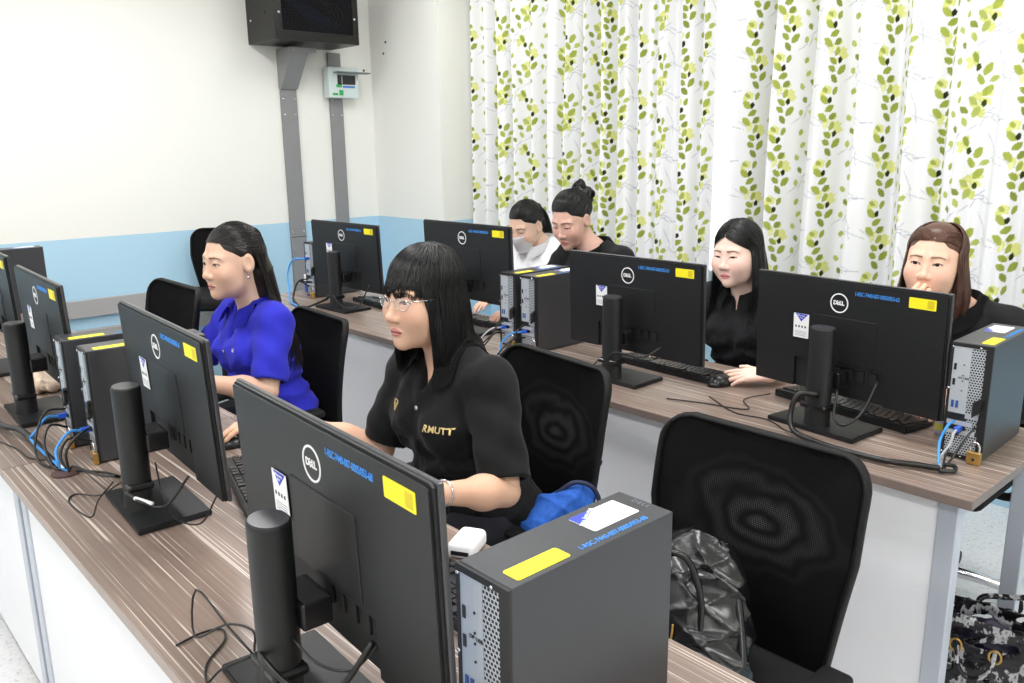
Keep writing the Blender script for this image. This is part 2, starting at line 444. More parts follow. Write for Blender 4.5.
for a, b in (((D_, -Wd, 0), (D_+0.016, Wd, 0.055)), ((D_, -Wd, Hh-0.04), (D_+0.016, Wd, Hh)), ((D_, -Wd, 0.055), (D_+0.016, -Wd+0.05, Hh-0.04)), ((D_, Wd-0.04, 0.055), (D_+0.016, Wd, Hh-0.04))): box(bm, a, b, 0, 0.002)
dr = obj('door', bm, 'rack', rk)
gt = NT('clear_tinted_glass'); gt.base(rgb(90, 90, 96), 0.03); gt.b.inputs['Transmission Weight'].default_value = 0.9; gt.b.inputs['IOR'].default_value = 1.1
M['tint'] = gt.m
bm = B(); box(bm, (D_+0.004, -Wd+0.05, 0.055), (D_+0.008, Wd-0.04, Hh-0.04)); obj('door_glass', bm, 'tint', dr)
for y in (-Wd+0.03, Wd-0.03):
    bm = B(); cyl(bm, (D_+0.015, y, 0.15), (D_+0.022, y, 0.15), 0.008, n=12); obj('lock', bm, 'chrome', dr, True)
bm = B(); cyl(bm, (0.06, -Wd+0.001, 0.13), (0.06, -Wd-0.006, 0.13), 0.008, n=12); obj('side_lock', bm, 'chrome', rk, True)
bm = B(); cyl(bm, (0.24, -Wd+0.001, 0.16), (0.24, -Wd-0.002, 0.16), 0.012, n=12); obj('side_hole', bm, 'plastic_dark', rk, True)
bm = B(); box(bm, (0.18, -0.24, 0.2), (0.2, 0.24, 0.26)); obj('patch_panel', bm, 'plastic_dark', rk)
for j in range(12):
    bm = B(); yy = -0.19 + j*0.018
    tube(bm, [(0.2, yy, 0.25), (0.26, yy+0.02, 0.24 - j*0.003), (0.28, yy+0.10, 0.19-j*0.003), (0.27, yy+0.18, 0.12), (0.22, yy+0.2, 0.05), (0.15, yy+0.2, 0.02)], 0.0045, 6)
    obj('patch_cable', bm, 'cable_blue', rk, True)
for j in range(4):
    bm = B(); yy = 0.06 + j*0.03
    tube(bm, [(0.2, yy, 0.26), (0.26, yy+0.04, 0.24), (0.28, yy+0.07, 0.16), (0.2, yy+0.04, 0.1)], 0.004, 6); obj('grey_patch_cable', bm, 'cable_grey', rk, True)

bb = thing('breaker_box', 'small white breaker box with dark window on the right wall duct', 'breaker box', (XL+0.022, 3.055, 1.84))
bm = B(); box(bm, (0, -0.115, 0), (0.07, 0.115, 0.195), 0, 0.008, 3); obj('housing', bm, plain('breaker_white', (214, 226, 226), 0.4), bb, 'auto')
bm = B(); box(bm, (0.068, -0.05, 0.085), (0.073, 0.085, 0.145)); obj('breaker_window', bm, 'glass_dark', bb)
bm = B(); box(bm, (0.071, -0.02, 0.090), (0.076, -0.016, 0.14)); obj('window_divider', bm, 'silver', bb)
bm = B(); box(bm, (0.068, -0.08, 0.155), (0.13, 0.17, 0.163), 0, 0.001); obj('open_flap', bm, plain('flap_grey', (110, 118, 120), 0.4), bb)
bm = B(); box(bm, (0.0695, -0.012, 0.064), (0.0715, 0.08, 0.078)); obj('blue_label', bm, plain('label_skyblue', (80, 130, 210), 0.5), bb)
bm = B(); box(bm, (0.0695, -0.06, 0.066), (0.0715, -0.02, 0.085)); box(bm, (0.0695, -0.04, 0.016), (0.0715, -0.01, 0.05)); box(bm, (0.0695, -0.09, 0.016), (0.0715, -0.05, 0.030)); obj('green_label', bm, plain('label_green', (40, 170, 90), 0.5), bb)
for (px_, y_, z_) in ((XL+0.002, 3.27, 2.03),):
    bm = B(); cyl(bm, (XL-0.001, y_, z_), (XL+0.003, y_, z_), 0.008, n=10); tag(obj('wall_plug', bm, 'port', None), 'small dark screw hole in the cream wall beside the rack', 'wall plug')
for i, (x_, z_) in enumerate(((-4.90, 2.20), (-4.93, 2.13))):
    bm = B(); cyl(bm, (x_, YP+0.001, z_), (x_, YP-0.003, z_), 0.008, n=10)
    tag(obj('wall_plug', bm, 'port', None), ['upper dark screw hole near the top of the cream corner pillar', 'lower dark screw hole near the top of the cream corner pillar'][i], 'wall plug')

# ------------------------------------------------------------------ curtains: folded sheets with a printed pattern
MOTIF_W, MOTIF_H, MS = 0.40, 0.31, 1.08
LEAF = [(172, 182, 84), (156, 168, 72), (186, 195, 106), (140, 152, 68)]
PALE = [(228, 230, 150), (222, 226, 140), (234, 236, 172)]
DARK = [(62, 74, 26), (46, 52, 24)]
def motif():
    r = random.Random(11); E = []
    for sx, sy, n, ln in ((0.06, 0.02, 8, 0.24), (0.235, 0.13, 7, 0.22)):
        for i in range(n):
            t = i/(n-1); cx = sx + 0.022*math.sin(5*t+sx*20); cy = sy + t*ln
            side = 1 if i % 2 else -1
            a = math.radians(90 - side*(42 + r.uniform(-18, 22))); L = r.uniform(0.031, 0.047)
            E.append(('leaf', cx + side*0.016, cy, a, L, L*0.27, r.choice(LEAF)))
            if i % 3 == 1: E.append(('leaf', cx - side*0.030, cy+0.004, math.radians(90 + side*58), L*0.8, L*0.24, r.choice(LEAF)))
        for t in (0.25, 0.8):
            E.append(('leaf', sx + 0.02*math.sin(5*t) + 0.008, sy + t*ln + 0.012, math.radians(75), 0.026, 0.0085, r.choice(DARK)))
        for k in range(13):
            a = r.uniform(0, 6.28); cx, cy = sx + 0.012, sy + ln*0.50 - 0.03; q_ = r.uniform(0.006, 0.040)
            E.insert(0, ('leaf', cx + q_*math.cos(a), cy + q_*1.3*math.sin(a), r.uniform(0, PI), r.uniform(0.022, 0.036), r.uniform(0.006, 0.011), r.choice(PALE)))
        for k in range(5):
            E.insert(0, ('leaf', sx - 0.03 + r.uniform(-.015, .015), sy + ln*0.95 + r.uniform(-.02, .02), r.uniform(0, PI), 0.034, 0.009, r.choice(PALE)))
    for k in range(5):
        E.append(('leaf', 0.15 + r.uniform(-0.02, 0.02), 0.05 + k*0.052, math.radians(r.uniform(50, 130)), 0.026, 0.008, r.choice(LEAF)))
    for k in range(7):
        x0, y0 = r.uniform(0, .36), r.uniform(0, .28); a = r.uniform(0, PI)
        for q in range(3):
            E.insert(0, ('leaf', x0, y0, a, 0.055, 0.0016, (205, 207, 216))); x0 += 0.04*math.cos(a); y0 += 0.04*math.sin(a); a += r.uniform(-0.9, 0.9)
    return [(k, a*MS, b*MS, c, d*MS*1.08, e*MS*1.15, f) for k, a, b, c, d, e, f in E]
MOTIF = motif()
def curtain(x0, x1, z0, z1, y, label, phase, amp=0.045, wl=0.15, u0=0.0):
    du, dz = 0.0035, 0.0042
    # cloth length parameter -> plan curve
    xs = np.arange(x0, x1, 0.001); k = 2*PI/wl
    mod = 0.75 + 0.35*np.sin(xs*3.1+phase) + 0.15*np.sin(xs*7.7+1)
    ph = k*xs + 1.1*np.sin(xs*2.3+phase) + 0.6*np.sin(xs*5.9)
    ys = y + amp*mod*np.sin(ph) + 0.010*np.sin(ph*2.7+0.6)
    s = np.concatenate([[0], np.cumsum(np.hypot(np.diff(xs), np.diff(ys)))])
    U = np.arange(0, s[-1], du); X = np.interp(U, s, xs); Y = np.interp(U, s, ys)
    Z = np.arange(z0, z1, dz); nu, nz = len(U), len(Z)
    t = (Z-z0)/(z1-z0)
    XX = X[:, None] + 0.006*np.sin(Z[None]*3+X[:, None]*9); YY = y + (Y[:, None]-y)*(1.0 + 0.25*(1-t)[None]) + 0.008*np.sin(Z[None]*2.2+X[:, None]*5)
    ZZ = Z[None] + 0.012*np.sin(ph.mean()+U[:, None]*9)*(1-t)[None]
    V = np.stack([XX, YY, np.broadcast_to(ZZ, XX.shape)], -1).reshape(-1, 3)
    C = np.empty((nu, nz, 3), np.float32); C[:] = (246, 246, 249)
    UU = U + u0
    nz_r = random.Random(int(phase*10)+3)
    for ci in range(int(UU[0]//MOTIF_W)-1, int(UU[-1]//MOTIF_W)+2):
        for cj in range(-1, int((z1-z0)/MOTIF_H)+2):
            ox = ci*MOTIF_W - u0; oy = cj*MOTIF_H + (MOTIF_H*0.5 if ci % 2 else 0)
            for _, ex, ey, a, L, Wd_, c in MOTIF:
                cx, cy = ox+ex, oy+ey
                i0, i1 = int((cx-L)/du), int((cx+L)/du)+1; j0, j1 = int((cy-L)/dz), int((cy+L)/dz)+1
                i0, j0 = max(i0, 0), max(j0, 0); i1, j1 = min(i1, nu), min(j1, nz)
                if i0 >= i1 or j0 >= j1: continue
                gu = U[i0:i1, None]-cx; gz = (Z[None, j0:j1]-z0)-cy
                p = gu*math.cos(a)+gz*math.sin(a); q = -gu*math.sin(a)+gz*math.cos(a)
                f = np.abs(q) < Wd_*np.clip(1-(p/(L*0.5))**2, 0, 1)**0.8
                C[i0:i1, j0:j1][f] = c
    idx = np.arange(nu*nz).reshape(nu, nz)
    Fq = np.stack([idx[:-1, :-1], idx[1:, :-1], idx[1:, 1:], idx[:-1, 1:]], -1).reshape(-1, 4)
    me = np_mesh('curtain', V, Fq)
    ca = me.color_attributes.new('Col', 'FLOAT_COLOR', 'POINT')
    ca.data.foreach_set('color', np.concatenate([nlin(C.reshape(-1, 3)), np.ones((nu*nz, 1))], 1).astype(np.float32).ravel())
    me.polygons.foreach_set('use_smooth', np.ones(len(me.polygons), bool))
    return tag(obj('curtain', me, 'curtain', None), label, 'curtain')
t = NT('printed_curtain'); a = t.n('ShaderNodeAttribute'); a.attribute_name = 'Col'
t.base(a.outputs['Color'], 0.85, 0, 0.15)
tr = t.n('ShaderNodeBsdfTranslucent'); t.l(a.outputs['Color'], tr.inputs['Color'])
mx = t.n('ShaderNodeMixShader'); mx.inputs[0].default_value = 0.10
t.l(t.b.outputs[0], mx.inputs[1]); t.l(tr.outputs[0], mx.inputs[2]); t.l(mx.outputs[0], t.out.inputs['Surface'])
M['curtain'] = t.m
curtain(-4.27, -2.435, 0.82, 2.72, 3.55, 'left white leaf print curtain, hanging beside the cream corner pillar', 0.3, 0.060, 0.135)
curtain(-2.375, 2.2, 0.82, 2.72, 3.56, 'right white leaf print curtain, hanging behind the two women at the near monitors', 2.1, 0.085, 0.185, 1.3)
bm = B(); tube(bm, [(-4.3, 3.60, 2.745), (2.25, 3.60, 2.745)], 0.014, 10); tag(obj('curtain_rod', bm, 'window_frame', None, True), 'pale curtain rod above the windows', 'curtain rod')

# ------------------------------------------------------------------ tables
def table(x0, x1, y0, label, edge, group, right_end=False):
    t = thing('computer_table', label, 'table', ((x0+x1)/2, y0+0.30, 0), group=group)
    w = (x1-x0)/2 - 0.0008; d = 0.304
    bm = B(); box(bm, (-w, -d, 0.727), (w, d, 0.75), 0, 0.0015)
    obj('worktop', bm, 'wood', t)
    for s, nm in ((-1, 'front_edge_band'), (1, 'back_edge_band')):
        bm = B(); y = s*d; box(bm, (-w, min(y, y+s*0.0015), 0.7275), (w, max(y, y+s*0.0015), 0.7485)); obj('edge_band', bm, edge, t)
    for s in (-1, 1):
        x = s*w; bm = B(); box(bm, (min(x, x+s*0.0007), -d, 0.7275), (max(x, x+s*0.0007), d, 0.7485)); obj('edge_band', bm, edge, t)
    for sx in (-1, 1):
        xx = sx*(w-0.04 if not (right_end and sx == 1) else w-0.055)
        for yy in (-d+0.045, d-0.045):
            bm = B(); box(bm, (xx-0.0225, yy-0.02, 0.02), (xx+0.0225, yy+0.02, 0.7265), 0, 0.003); lg = obj('leg', bm, 'post', t)
            bm = B(); cyl(bm, (xx, yy, 0.0), (xx, yy, 0.02), 0.018, n=14); obj('levelling_foot', bm, 'plastic_dark', lg, True)
        bm = B(); box(bm, (xx-0.0125, -d+0.065, 0.675), (xx+0.0125, d-0.065, 0.7265)); obj('side_rail', bm, 'post', t)
    bm = B(); box(bm, (-w+0.063, d-0.055, 0.68), (w-0.08, d-0.035, 0.7265)); obj('back_rail', bm, 'post', t)
    bm = B(); box(bm, (-w+0.0635, -d+0.030, 0.07), (w-0.0785, -d+0.046, 0.7265)); obj('front_panel', bm, 'panel_white', t)
    return t
TY1, TY2 = 0.366, 1.862
t1a = table(-2.29, -0.50, TY1, 'striped brown computer table in the front row holding the nearest monitor', 'wood_edge', 'front row computer tables', True)
t1b = table(-4.09, -2.291, TY1, 'front row computer table on the left, its top cluttered with network cables', 'wood_edge', 'front row computer tables')
t1c = table(-4.99, -4.091, TY1, 'last front row computer table, by the blue wall', 'wood_edge', 'front row computer tables')
t2a = table(-2.377, -0.577, TY2, 'striped brown computer table in the second row, right end free with open leg frame', 'wood_edge_dark', 'second row computer tables', True)
t2b = table(-4.177, -2.378, TY2, 'second row computer table nearer the wall rack, mostly behind the seated women', 'wood_edge_dark', 'second row computer tables')
bm = B(); box(bm, (0, 0, 0), (0.03, 0.001, 0.022)); o = tag(obj('yellow_sticker', bm, 'sticker_yellow', None), 'small yellow sticker under the front row table edge beside the grey post', 'sticker'); o.location = (-2.175, 0.3905, 0.690)
# ------------------------------------------------------------------ monitors
DESK = 0.7502
CODE = '1-RSC-7440-007-0005/053-'
def monitor(x, y, rz, ztop, label, suffix='59', yc=0.0, tilt=2.0, pole=True, xo=0.02, group='computer monitors on the tables'):
    root = thing('computer_monitor', label, 'monitor', (x, y, DESK), math.radians(rz), group)
    W, H = 0.568/2, 0.322; zt = ztop-DESK; zb = zt-H
    T = Matrix.Translation((xo, 0.062, zt)) @ Matrix.Rotation(math.radians(tilt), 4, 'X')   # origin: centre of the top back edge
    # back shell, notch at the bottom centre
    out = [(-W+0.004, -H+0.002), (-0.145, -H+0.002), (-0.145, -H+0.088), (0.130, -H+0.088), (0.130, -H+0.002), (W-0.004, -H+0.002), (W-0.004, -0.004), (W-0.012, 0.0), (-W+0.012, 0.0), (-W+0.004, -0.004)]
    bm = B(); prism(bm, out, 'y', 0.0, 0.0080)
    es = [e for e in bm.edges if abs(e.verts[0].co.y) < 1e-6 and abs(e.verts[1].co.y) < 1e-6 and (max(e.verts[0].co.z, e.verts[1].co.z) > -0.02 or abs(e.verts[0].co.x) > W-0.01 and abs(e.verts[1].co.x) > W-0.01)]
    bmesh.ops.bevel(bm, geom=es, offset=0.004, segments=2, affect='EDGES')
    box(bm, (-0.090, -0.0018, -0.225), (0.100, 0.001, -0.100), 0, 0.001)
    bmesh.ops.transform(bm, matrix=T, verts=bm.verts); body = obj('display_back', bm, 'plastic', root)
    bm = B(); box(bm, (-W, 0.0088, -H), (W, 0.0175, 0.001), 0, 0.0025)
    bmesh.ops.transform(bm, matrix=T, verts=bm.verts); fr = obj('display_frame', bm, 'bezel', root)
    bm = B(); box(bm, (-W+0.012, 0.0176, -H+0.020), (W-0.012, 0.0184, -0.011))
    bmesh.ops.transform(bm, matrix=T, verts=bm.verts); obj('screen', bm, 'screen', fr)
    bm = B(); box(bm, (-0.144, 0.0074, -H+0.004), (0.129, 0.0087, -H+0.087))
    for k in range(4): box(bm, (-0.02+k*0.035, 0.003, -H+0.052), (0.0+k*0.035, 0.0078, -H+0.085), 0, 0.001)
    bmesh.ops.transform(bm, matrix=T, verts=bm.verts); obj('connector_bay', bm, 'plastic_dark', body)
    # round logo
    bm = B(); n = 48; R0, R1 = 0.0235, 0.0268; cx, cz = -0.012, -0.061
    ring = [[bm.verts.new((cx+math.cos(2*PI*i/n)*r, yy, cz+math.sin(2*PI*i/n)*r)) for i in range(n)] for r, yy in ((R0, 0.0), (R0, -0.0009), (R1, -0.0009), (R1, 0.0))]
    for a, b in zip(ring, ring[1:]):
        for i in range(n): bm.faces.new((a[i], b[i], b[(i+1) % n], a[(i+1) % n]))
    for ch, dx, rot in (('D', -0.0118, 0), ('E', -0.0040, 33), ('L', 0.0042, 0), ('L', 0.0108, 0)):
        Mx = face_negY(cx+dx, -0.0006, cz) @ Matrix.Rotation(math.radians(rot), 4, 'Z')
        add_text(bm, ch, 0.0152, Mx, bold=0.0007)
    bmesh.ops.transform(bm, matrix=T, verts=bm.verts); obj('round_logo', bm, 'white_print', body, label='white ring logo reading DELL')
    # written code, running parallel to the top edge
    bm = B(); add_text(bm, CODE + suffix, 0.0155, face_negY(0.094, -0.0004, -0.030) @ Matrix.Diagonal((0.72, 1, 1, 1)), spacing=0.92)
    bmesh.ops.transform(bm, matrix=T, verts=bm.verts); obj('written_code', bm, 'blue_ink', body, label='blue handwritten inventory code')
    bm = B(); prism(bm, rrect(0.181, -0.0445, 0.250, -0.0175, 0.002), 'y', -0.0007, 0.0); prism(bm, rrect(0.228, -0.041, 0.245, -0.021, 0.001), 'y', -0.0010, -0.0006, 1)
    bmesh.ops.transform(bm, matrix=T, verts=bm.verts); obj('yellow_sticker', bm, ['sticker_yellow', 'sticker_gold'], body, label='yellow inventory sticker')
    bm = B(); x0, x1, z0, z1 = -0.150, -0.101, -0.176, -0.107
    prism(bm, rrect(x0, z0, x1, z1, 0.001), 'y', -0.0030, -0.0022)
    prism(bm, [(x0+0.006, z1-0.0003), (x1-0.003, z1-0.0003), ((x0+x1)/2, z1-0.022)], 'y', -0.0034, -0.0029, 1)
    for k in range(4): box(bm, (x0+0.006+k*0.010, -0.0034, z1-0.040), (x0+0.0105+k*0.010, -0.0029, z1-0.034), 2)
    for k in range(4): box(bm, (x0+0.005, -0.0033, z0+0.006+k*0.004), (x1-0.006, -0.0029, z0+0.0068+k*0.004), 3)
    add_text(bm, 'Warranty', 0.0062, face_negY((x0+x1)/2, -0.0036, z1-0.0055), 4); add_text(bm, 'Void', 0.0055, face_negY((x0+x1)/2, -0.0036, z1-0.012), 4)
    bmesh.ops.transform(bm, matrix=T, verts=bm.verts); obj('white_label', bm, ['paper', 'sticker_blue', 'port', 'grey_print', 'white_print'], body, label='white label with a blue triangle')
    if pole:
        ph = 0.272 + yc
        bm = B(); n = 28
        prof = [(1.08, 0.0), (1.0, 0.010), (1.0, ph-0.006), (0.985, ph-0.002), (0.93, ph)]
        rings = [[bm.verts.new((math.cos(2*PI*i/n)*0.035*s, math.sin(2*PI*i/n)*0.029*s, z+0.010)) for i in range(n)] for s, z in prof]
        for a, b in zip(rings, rings[1:]):
            for i in range(n): bm.faces.new((a[i], a[(i+1) % n], b[(i+1) % n], b[i]))
        bm.faces.new(rings[-1]); bm.faces.new(rings[0][::-1])
        pl = obj('stand_column', bm, 'plastic', root, 'auto')
        bm = B(); pts = [(math.cos(2*PI*i/n)*0.032, math.sin(2*PI*i/n)*0.026) for i in range(n)]
        prism(bm, pts, 'z', ph+0.0101, ph+0.0113); obj('column_cap', bm, 'bezel', pl)
        az = zb + 0.040
        bm = B(); box(bm, (-0.035, 0.018, az), (0.045, 0.0635, az+0.042), 0, 0.004)
        obj('stand_arm', bm, 'plastic_gloss', root)
        bm = B(); box(bm, (-0.040, -0.028, 0.058), (0.040, 0.026, 0.074), 0, 0.006, 3); obj('cable_clip', bm, 'plastic_gloss', pl)
        bm = B(); prism(bm, [(-0.132, -0.040), (0.132, -0.040), (0.128, 0.112), (-0.128, 0.112)], 'z', 0.0, 0.013)
        bmesh.ops.bevel(bm, geom=[e for e in bm.edges], offset=0.0025, segments=2, affect='EDGES')
        obj('stand_base', bm, 'plastic', root)
    return root
GM = 'computer monitors on the tables'
m1 = monitor(-0.985, 0.447, -2.9, 1.1575, 'nearest black monitor, its back to the camera, left of the big near computer tower', '68')
m2 = monitor(-1.800, 0.528, -3.2, 1.172, 'black monitor the woman with glasses is working at', '61', xo=0.032, tilt=2.5)
m3 = monitor(-2.735, 0.520, -2.0, 1.168, 'black monitor just left of the pair of towers in the front row', '58')
m4 = monitor(-3.42, 0.540, -2.0, 1.185, 'black monitor mostly cut off at the left edge, behind the front row tower pair', '57')
m5 = monitor(-3.530, 2.045, 2.5, 1.166, 'second row monitor farthest left, under the wall rack', '55', xo=-0.01)
m6 = monitor(-2.700, 2.115, 0.0, 1.206, 'second row monitor in front of the woman in white, directly behind the glasses wearer\'s head', '54', xo=0.0)
m7 = monitor(-1.765, 2.040, 0.0, 1.155, 'second row monitor right of the paired towers, partly hiding the bun-haired woman', '53')
m8 = monitor(-1.050, 2.065, -6.5, 1.151, 'second row monitor nearest the right table end, in front of the brown-haired woman', '63', xo=0.012)

# ------------------------------------------------------------------ computer towers (rear side to the camera)
def tower(x, y, rz, label, lock=False, h=0.29, blue=True, group='slim computer towers on the tables', sticker=True):
    root = thing('computer_tower', label, 'computer', (x, y, DESK), math.radians(rz), group)
    W, D, H = 0.093, 0.293, h
    bm = B()
    box(bm, (0, 0.004, 0.004), (W, D, H), 0, 0.002)
    case = obj('case', bm, 'metal_case', root)
    bm = B()                                     # black rear surround
    for a, b in (((0, 0, 0.004), (0.006, 0.0042, H-0.001)), ((0.006, 0, H-0.010), (W, 0.0042, H-0.001)), ((W-0.016, 0, 0.004), (W, 0.0042, H-0.010)), ((0.006, 0, 0.004), (W-0.016, 0.0042, 0.012))): box(bm, a, b)
    obj('rear_surround', bm, 'case_front', root)
    bm = B(); box(bm, (0.006, 0.0012, 0.115), (0.046, 0.0042, H-0.010)); box(bm, (0.006, 0.0008, 0.062), (W-0.022, 0.0042, 0.072)); box(bm, (0.046, 0.0008, 0.105), (W-0.018, 0.0042, 0.118)); box(bm, (0.006, 0.0008, 0.085), (W-0.030, 0.0042, 0.096))
    rear = obj('rear_plate', bm, 'silver', root)
    bm = B(); box(bm, (0.046, 0.0020, 0.118), (W-0.016, 0.0042, H-0.010)); box(bm, (0.006, 0.0020, 0.012), (W-0.016, 0.0042, 0.062)); box(bm, (0.050, 0.0020, 0.072), (W-0.02, 0.0042, 0.105)); obj('vent_grille', bm, 'grid', root)
    bm = B()
    for zz in (0.222, 0.184):
        box(bm, (0.010, 0.0002, zz), (0.0155, 0.0014, zz+0.016), 0)
    for zz in (0.236, 0.210, 0.196, 0.172): cyl(bm, (0.032, 0.0015, zz), (0.032, 0.0002, zz), 0.0018, n=8)
    add_text(bm, 'DP USB', 0.0075, face_negY(0.034, 0.0009, 0.203))
    obj('video_port', bm, 'port', rear)
    bm = B()
    for xx in (0.012, 0.022): box(bm, (xx, 0.0, 0.128), (xx+0.006, 0.0014, 0.146), 0)
    obj('usb_port', bm, 'port_blue', rear)
    bm = B(); box(bm, (0.008, 0.0, 0.074), (0.044, 0.0014, 0.084)); box(bm, (0.010, 0.0, 0.100), (0.04, 0.0014, 0.113)); obj('expansion_slot', bm, 'port', rear)
    bm = B(); prism(bm, [(W-0.030, 0.150), (W-0.010, 0.165), (W-0.006, 0.160), (W-0.012, 0.150), (W-0.012, 0.128), (W-0.030, 0.112)], 'y', -0.009, 0.001); obj('release_handle', bm, 'case_front', root)
    bm = B()
    for p in ((0.004, H-0.012), (W-0.028, H-0.007), (0.003, 0.175), (0.003, 0.012), (W*0.5, 0.007)): cyl(bm, (p[0], 0.001, p[1]), (p[0], -0.002, p[1]), 0.0024, n=10)
    obj('screw', bm, 'chrome', rear, True)
    if sticker:
        bm = B(); prism(bm, rrect(W-0.036, 0.022, W-0.008, 0.108, 0.004), 'z', H, H+0.0006); obj('yellow_sticker', bm, 'sticker_yellow', case, label='yellow inventory sticker')
        bm = B(); prism(bm, rrect(0.014, 0.175, 0.062, 0.262, 0.003), 'z', H, H+0.0006); prism(bm, [(0.0145, 0.1755), (0.0145, 0.222), (0.040, 0.1755)], 'z', H+0.0005, H+0.0009, 1)
        add_text(bm, 'Warranty Void', 0.009, face_up(0.026, 0.197, H+0.001, -PI/3.0), 2)
        obj('white_label', bm, ['paper', 'sticker_blue', 'white_print'], case, label='white label with a blue corner')
        bm = B(); add_text(bm, CODE+'68', 0.013, face_up(W-0.013, 0.190, H+0.0003, -PI/2) @ Matrix.Diagonal((-0.85, -1, 1, 1)), spacing=0.95); obj('written_code', bm, 'blue_ink', case, label='blue handwritten inventory code')
        bm = B(); add_text(bm, 'DELL', 0.012, face_up(0.048, 0.281, H+0.0003, 0), spacing=1.2); obj('small_logo', bm, 'grey_print', case)
    if lock:
        pk = thing('padlock', lock, 'padlock', (x+math.cos(math.radians(rz))*(W-0.012), y-0.012, DESK+0.0), math.radians(rz), 'brass padlocks on the towers')
        bm = B(); box(bm, (-0.016, -0.006, 0.001), (0.016, 0.006, 0.032), 0, 0.002); obj('lock_body', bm, 'brass', pk)
        bm = B(); tube(bm, [(-0.010, 0, 0.030), (-0.010, 0, 0.045), (-0.006, 0, 0.053), (0, 0, 0.056), (0.006, 0, 0.053), (0.010, 0, 0.045), (0.010, 0, 0.030)], 0.0026, 8); obj('shackle', bm, 'chrome', pk, True)
        bm = B(); cyl(bm, (0, -0.0058, 0.014), (0, -0.0064, 0.014), 0.004, n=12); obj('keyhole', bm, 'port', pk, True)
    return root
tw1 = tower(-0.709, 0.546, 0, 'large near computer tower in the foreground, in front of the empty mesh chair')
tw2 = tower(-2.250, 0.556, -3, 'right tower of the pair in the front row, its side facing the camera', lock='brass padlock behind the two blue cables, on the right tower of the front row pair')
tw3 = tower(-2.420, 0.546, -3, 'left tower of the pair in the front row, beside the second monitor from the left', lock='brass padlock at the foot of the left tower in the front row pair')
tw6 = tower(-4.68, 0.755, -3, 'tower standing against the blue wall at far left, paper on its top', h=0.315, sticker=True)
tw8 = tower(-2.405, 2.112, 1, 'left tower of the second row pair, behind the glasses wearer\'s hair', lock='small padlock low on the left tower of the second row pair')
tw9 = tower(-2.288, 2.112, 1, 'right tower of the second row pair, touching the monitor beside it', lock='small padlock low on the right tower of the second row pair')
tw10 = tower(-0.738, 2.097, 1.5, 'tower standing alone at the right end of the second row', lock='brass padlock hanging on the lone tower at the right table end')
tw11 = tower(-3.985, 2.135, 4, 'tower beside the farthest left second row monitor, near the grey wall ducts', lock='brass padlock on the tower nearest the wall rack')

# ------------------------------------------------------------------ keyboards and mice
def keyboard(x, y, rz, label):
    r = thing('keyboard', label, 'keyboard', (x, y, DESK), math.radians(rz), 'black keyboards behind the monitors')
    bm = B(); prism(bm, [(-0.064, 0.0), (0.064, 0.0), (0.064, 0.010), (-0.064, 0.022)], 'x', -0.22, 0.22)
    bmesh.ops.bevel(bm, geom=list(bm.edges), offset=0.003, segments=2, affect='EDGES'); obj('keyboard_body', bm, 'plastic', r)
    def zt(yy): return 0.0162 - yy*(0.012/0.128)
    def block(nm, x0, cols, rows, pitch=0.019):
        bm = B()
        for j, row in enumerate(rows):
            yy = 0.050 - j*0.0195 if j else 0.054
            xx = x0
            for wk in row:
                if wk > 0:
                    box(bm, (xx+0.001, yy-0.0170, zt(yy)-0.001), (xx+wk*pitch-0.002, yy-0.0005, zt(yy)+0.0055), 0)
                xx += abs(wk)*pitch
        for v in bm.verts:
            pass
        obj(nm, bm, 'key', r)
    # user sits on +Y side, so the rows run from the camera side (function row) outward
    R = [[1, -0.7, 1, 1, 1, 1, -0.5, 1, 1, 1, 1, -0.3, 1, 1, 1, 0.5], [1]*13+[2], [1.5]+[1]*12+[1.5], [1.75]+[1]*11+[2.25], [2.25]+[1]*10+[2.75], [1.25]*3+[6.25]+[1.25]*4]
    def mirror_block(nm, x0, x1, rows):
        bm = B(); wtot = x1-x0
        for j, row in enumerate(rows):
            y0 = -0.056 + j*0.0188; tot = sum(abs(k) for k in row); xx = x1
            for wk in row:
                ww = abs(wk)/tot*wtot
                if wk > 0:
                    a, b = xx-ww+0.001, xx-0.001; zz = 0.0225 - (y0+0.064)*(0.012/0.128)
                    v = box(bm, (a, y0, zz-0.003), (b, y0+0.0165, zz+0.0040), 0)
                    top = [q for q in v if q.co.z > zz]
                    for q in top: q.co.x += 0.0014 if q.co.x < (a+b)/2 else -0.0014; q.co.y += 0.0012 if q.co.y < y0+0.008 else -0.0012
                xx -= ww
        obj(nm, bm, 'key', r)
    mirror_block('main_keys', -0.075, 0.212, R)
    mirror_block('cursor_keys', -0.138, -0.081, [[1, 1, 1], [1, 1, 1], [1, 1, 1], [-3], [-1, 1, -1], [1, 1, 1]])
    mirror_block('number_keys', -0.214, -0.144, [[-4], [1, 1, 1, 1], [1, 1, 1, 1], [1, 1, 1, 1], [1, 1, 1, 1], [2, 1, 1]])
    return r
keyboard(-1.700, 0.770, -15, 'black keyboard under the hand of the woman with glasses')
keyboard(-1.065, 2.285, -10, 'black keyboard behind the right end monitor of the second row')
keyboard(-1.700, 2.290, -3, 'black keyboard between the middle second row monitor and the long-haired woman')
keyboard(-2.780, 2.345, 0, 'black keyboard left of the second row tower pair')
keyboard(-3.45, 2.27, -4, 'black keyboard behind the farthest left second row monitor')
keyboard(-0.99, 0.80, -4, 'black keyboard hidden behind the nearest monitor')
keyboard(-2.70, 0.78, 0, 'black keyboard in front of the woman in blue')
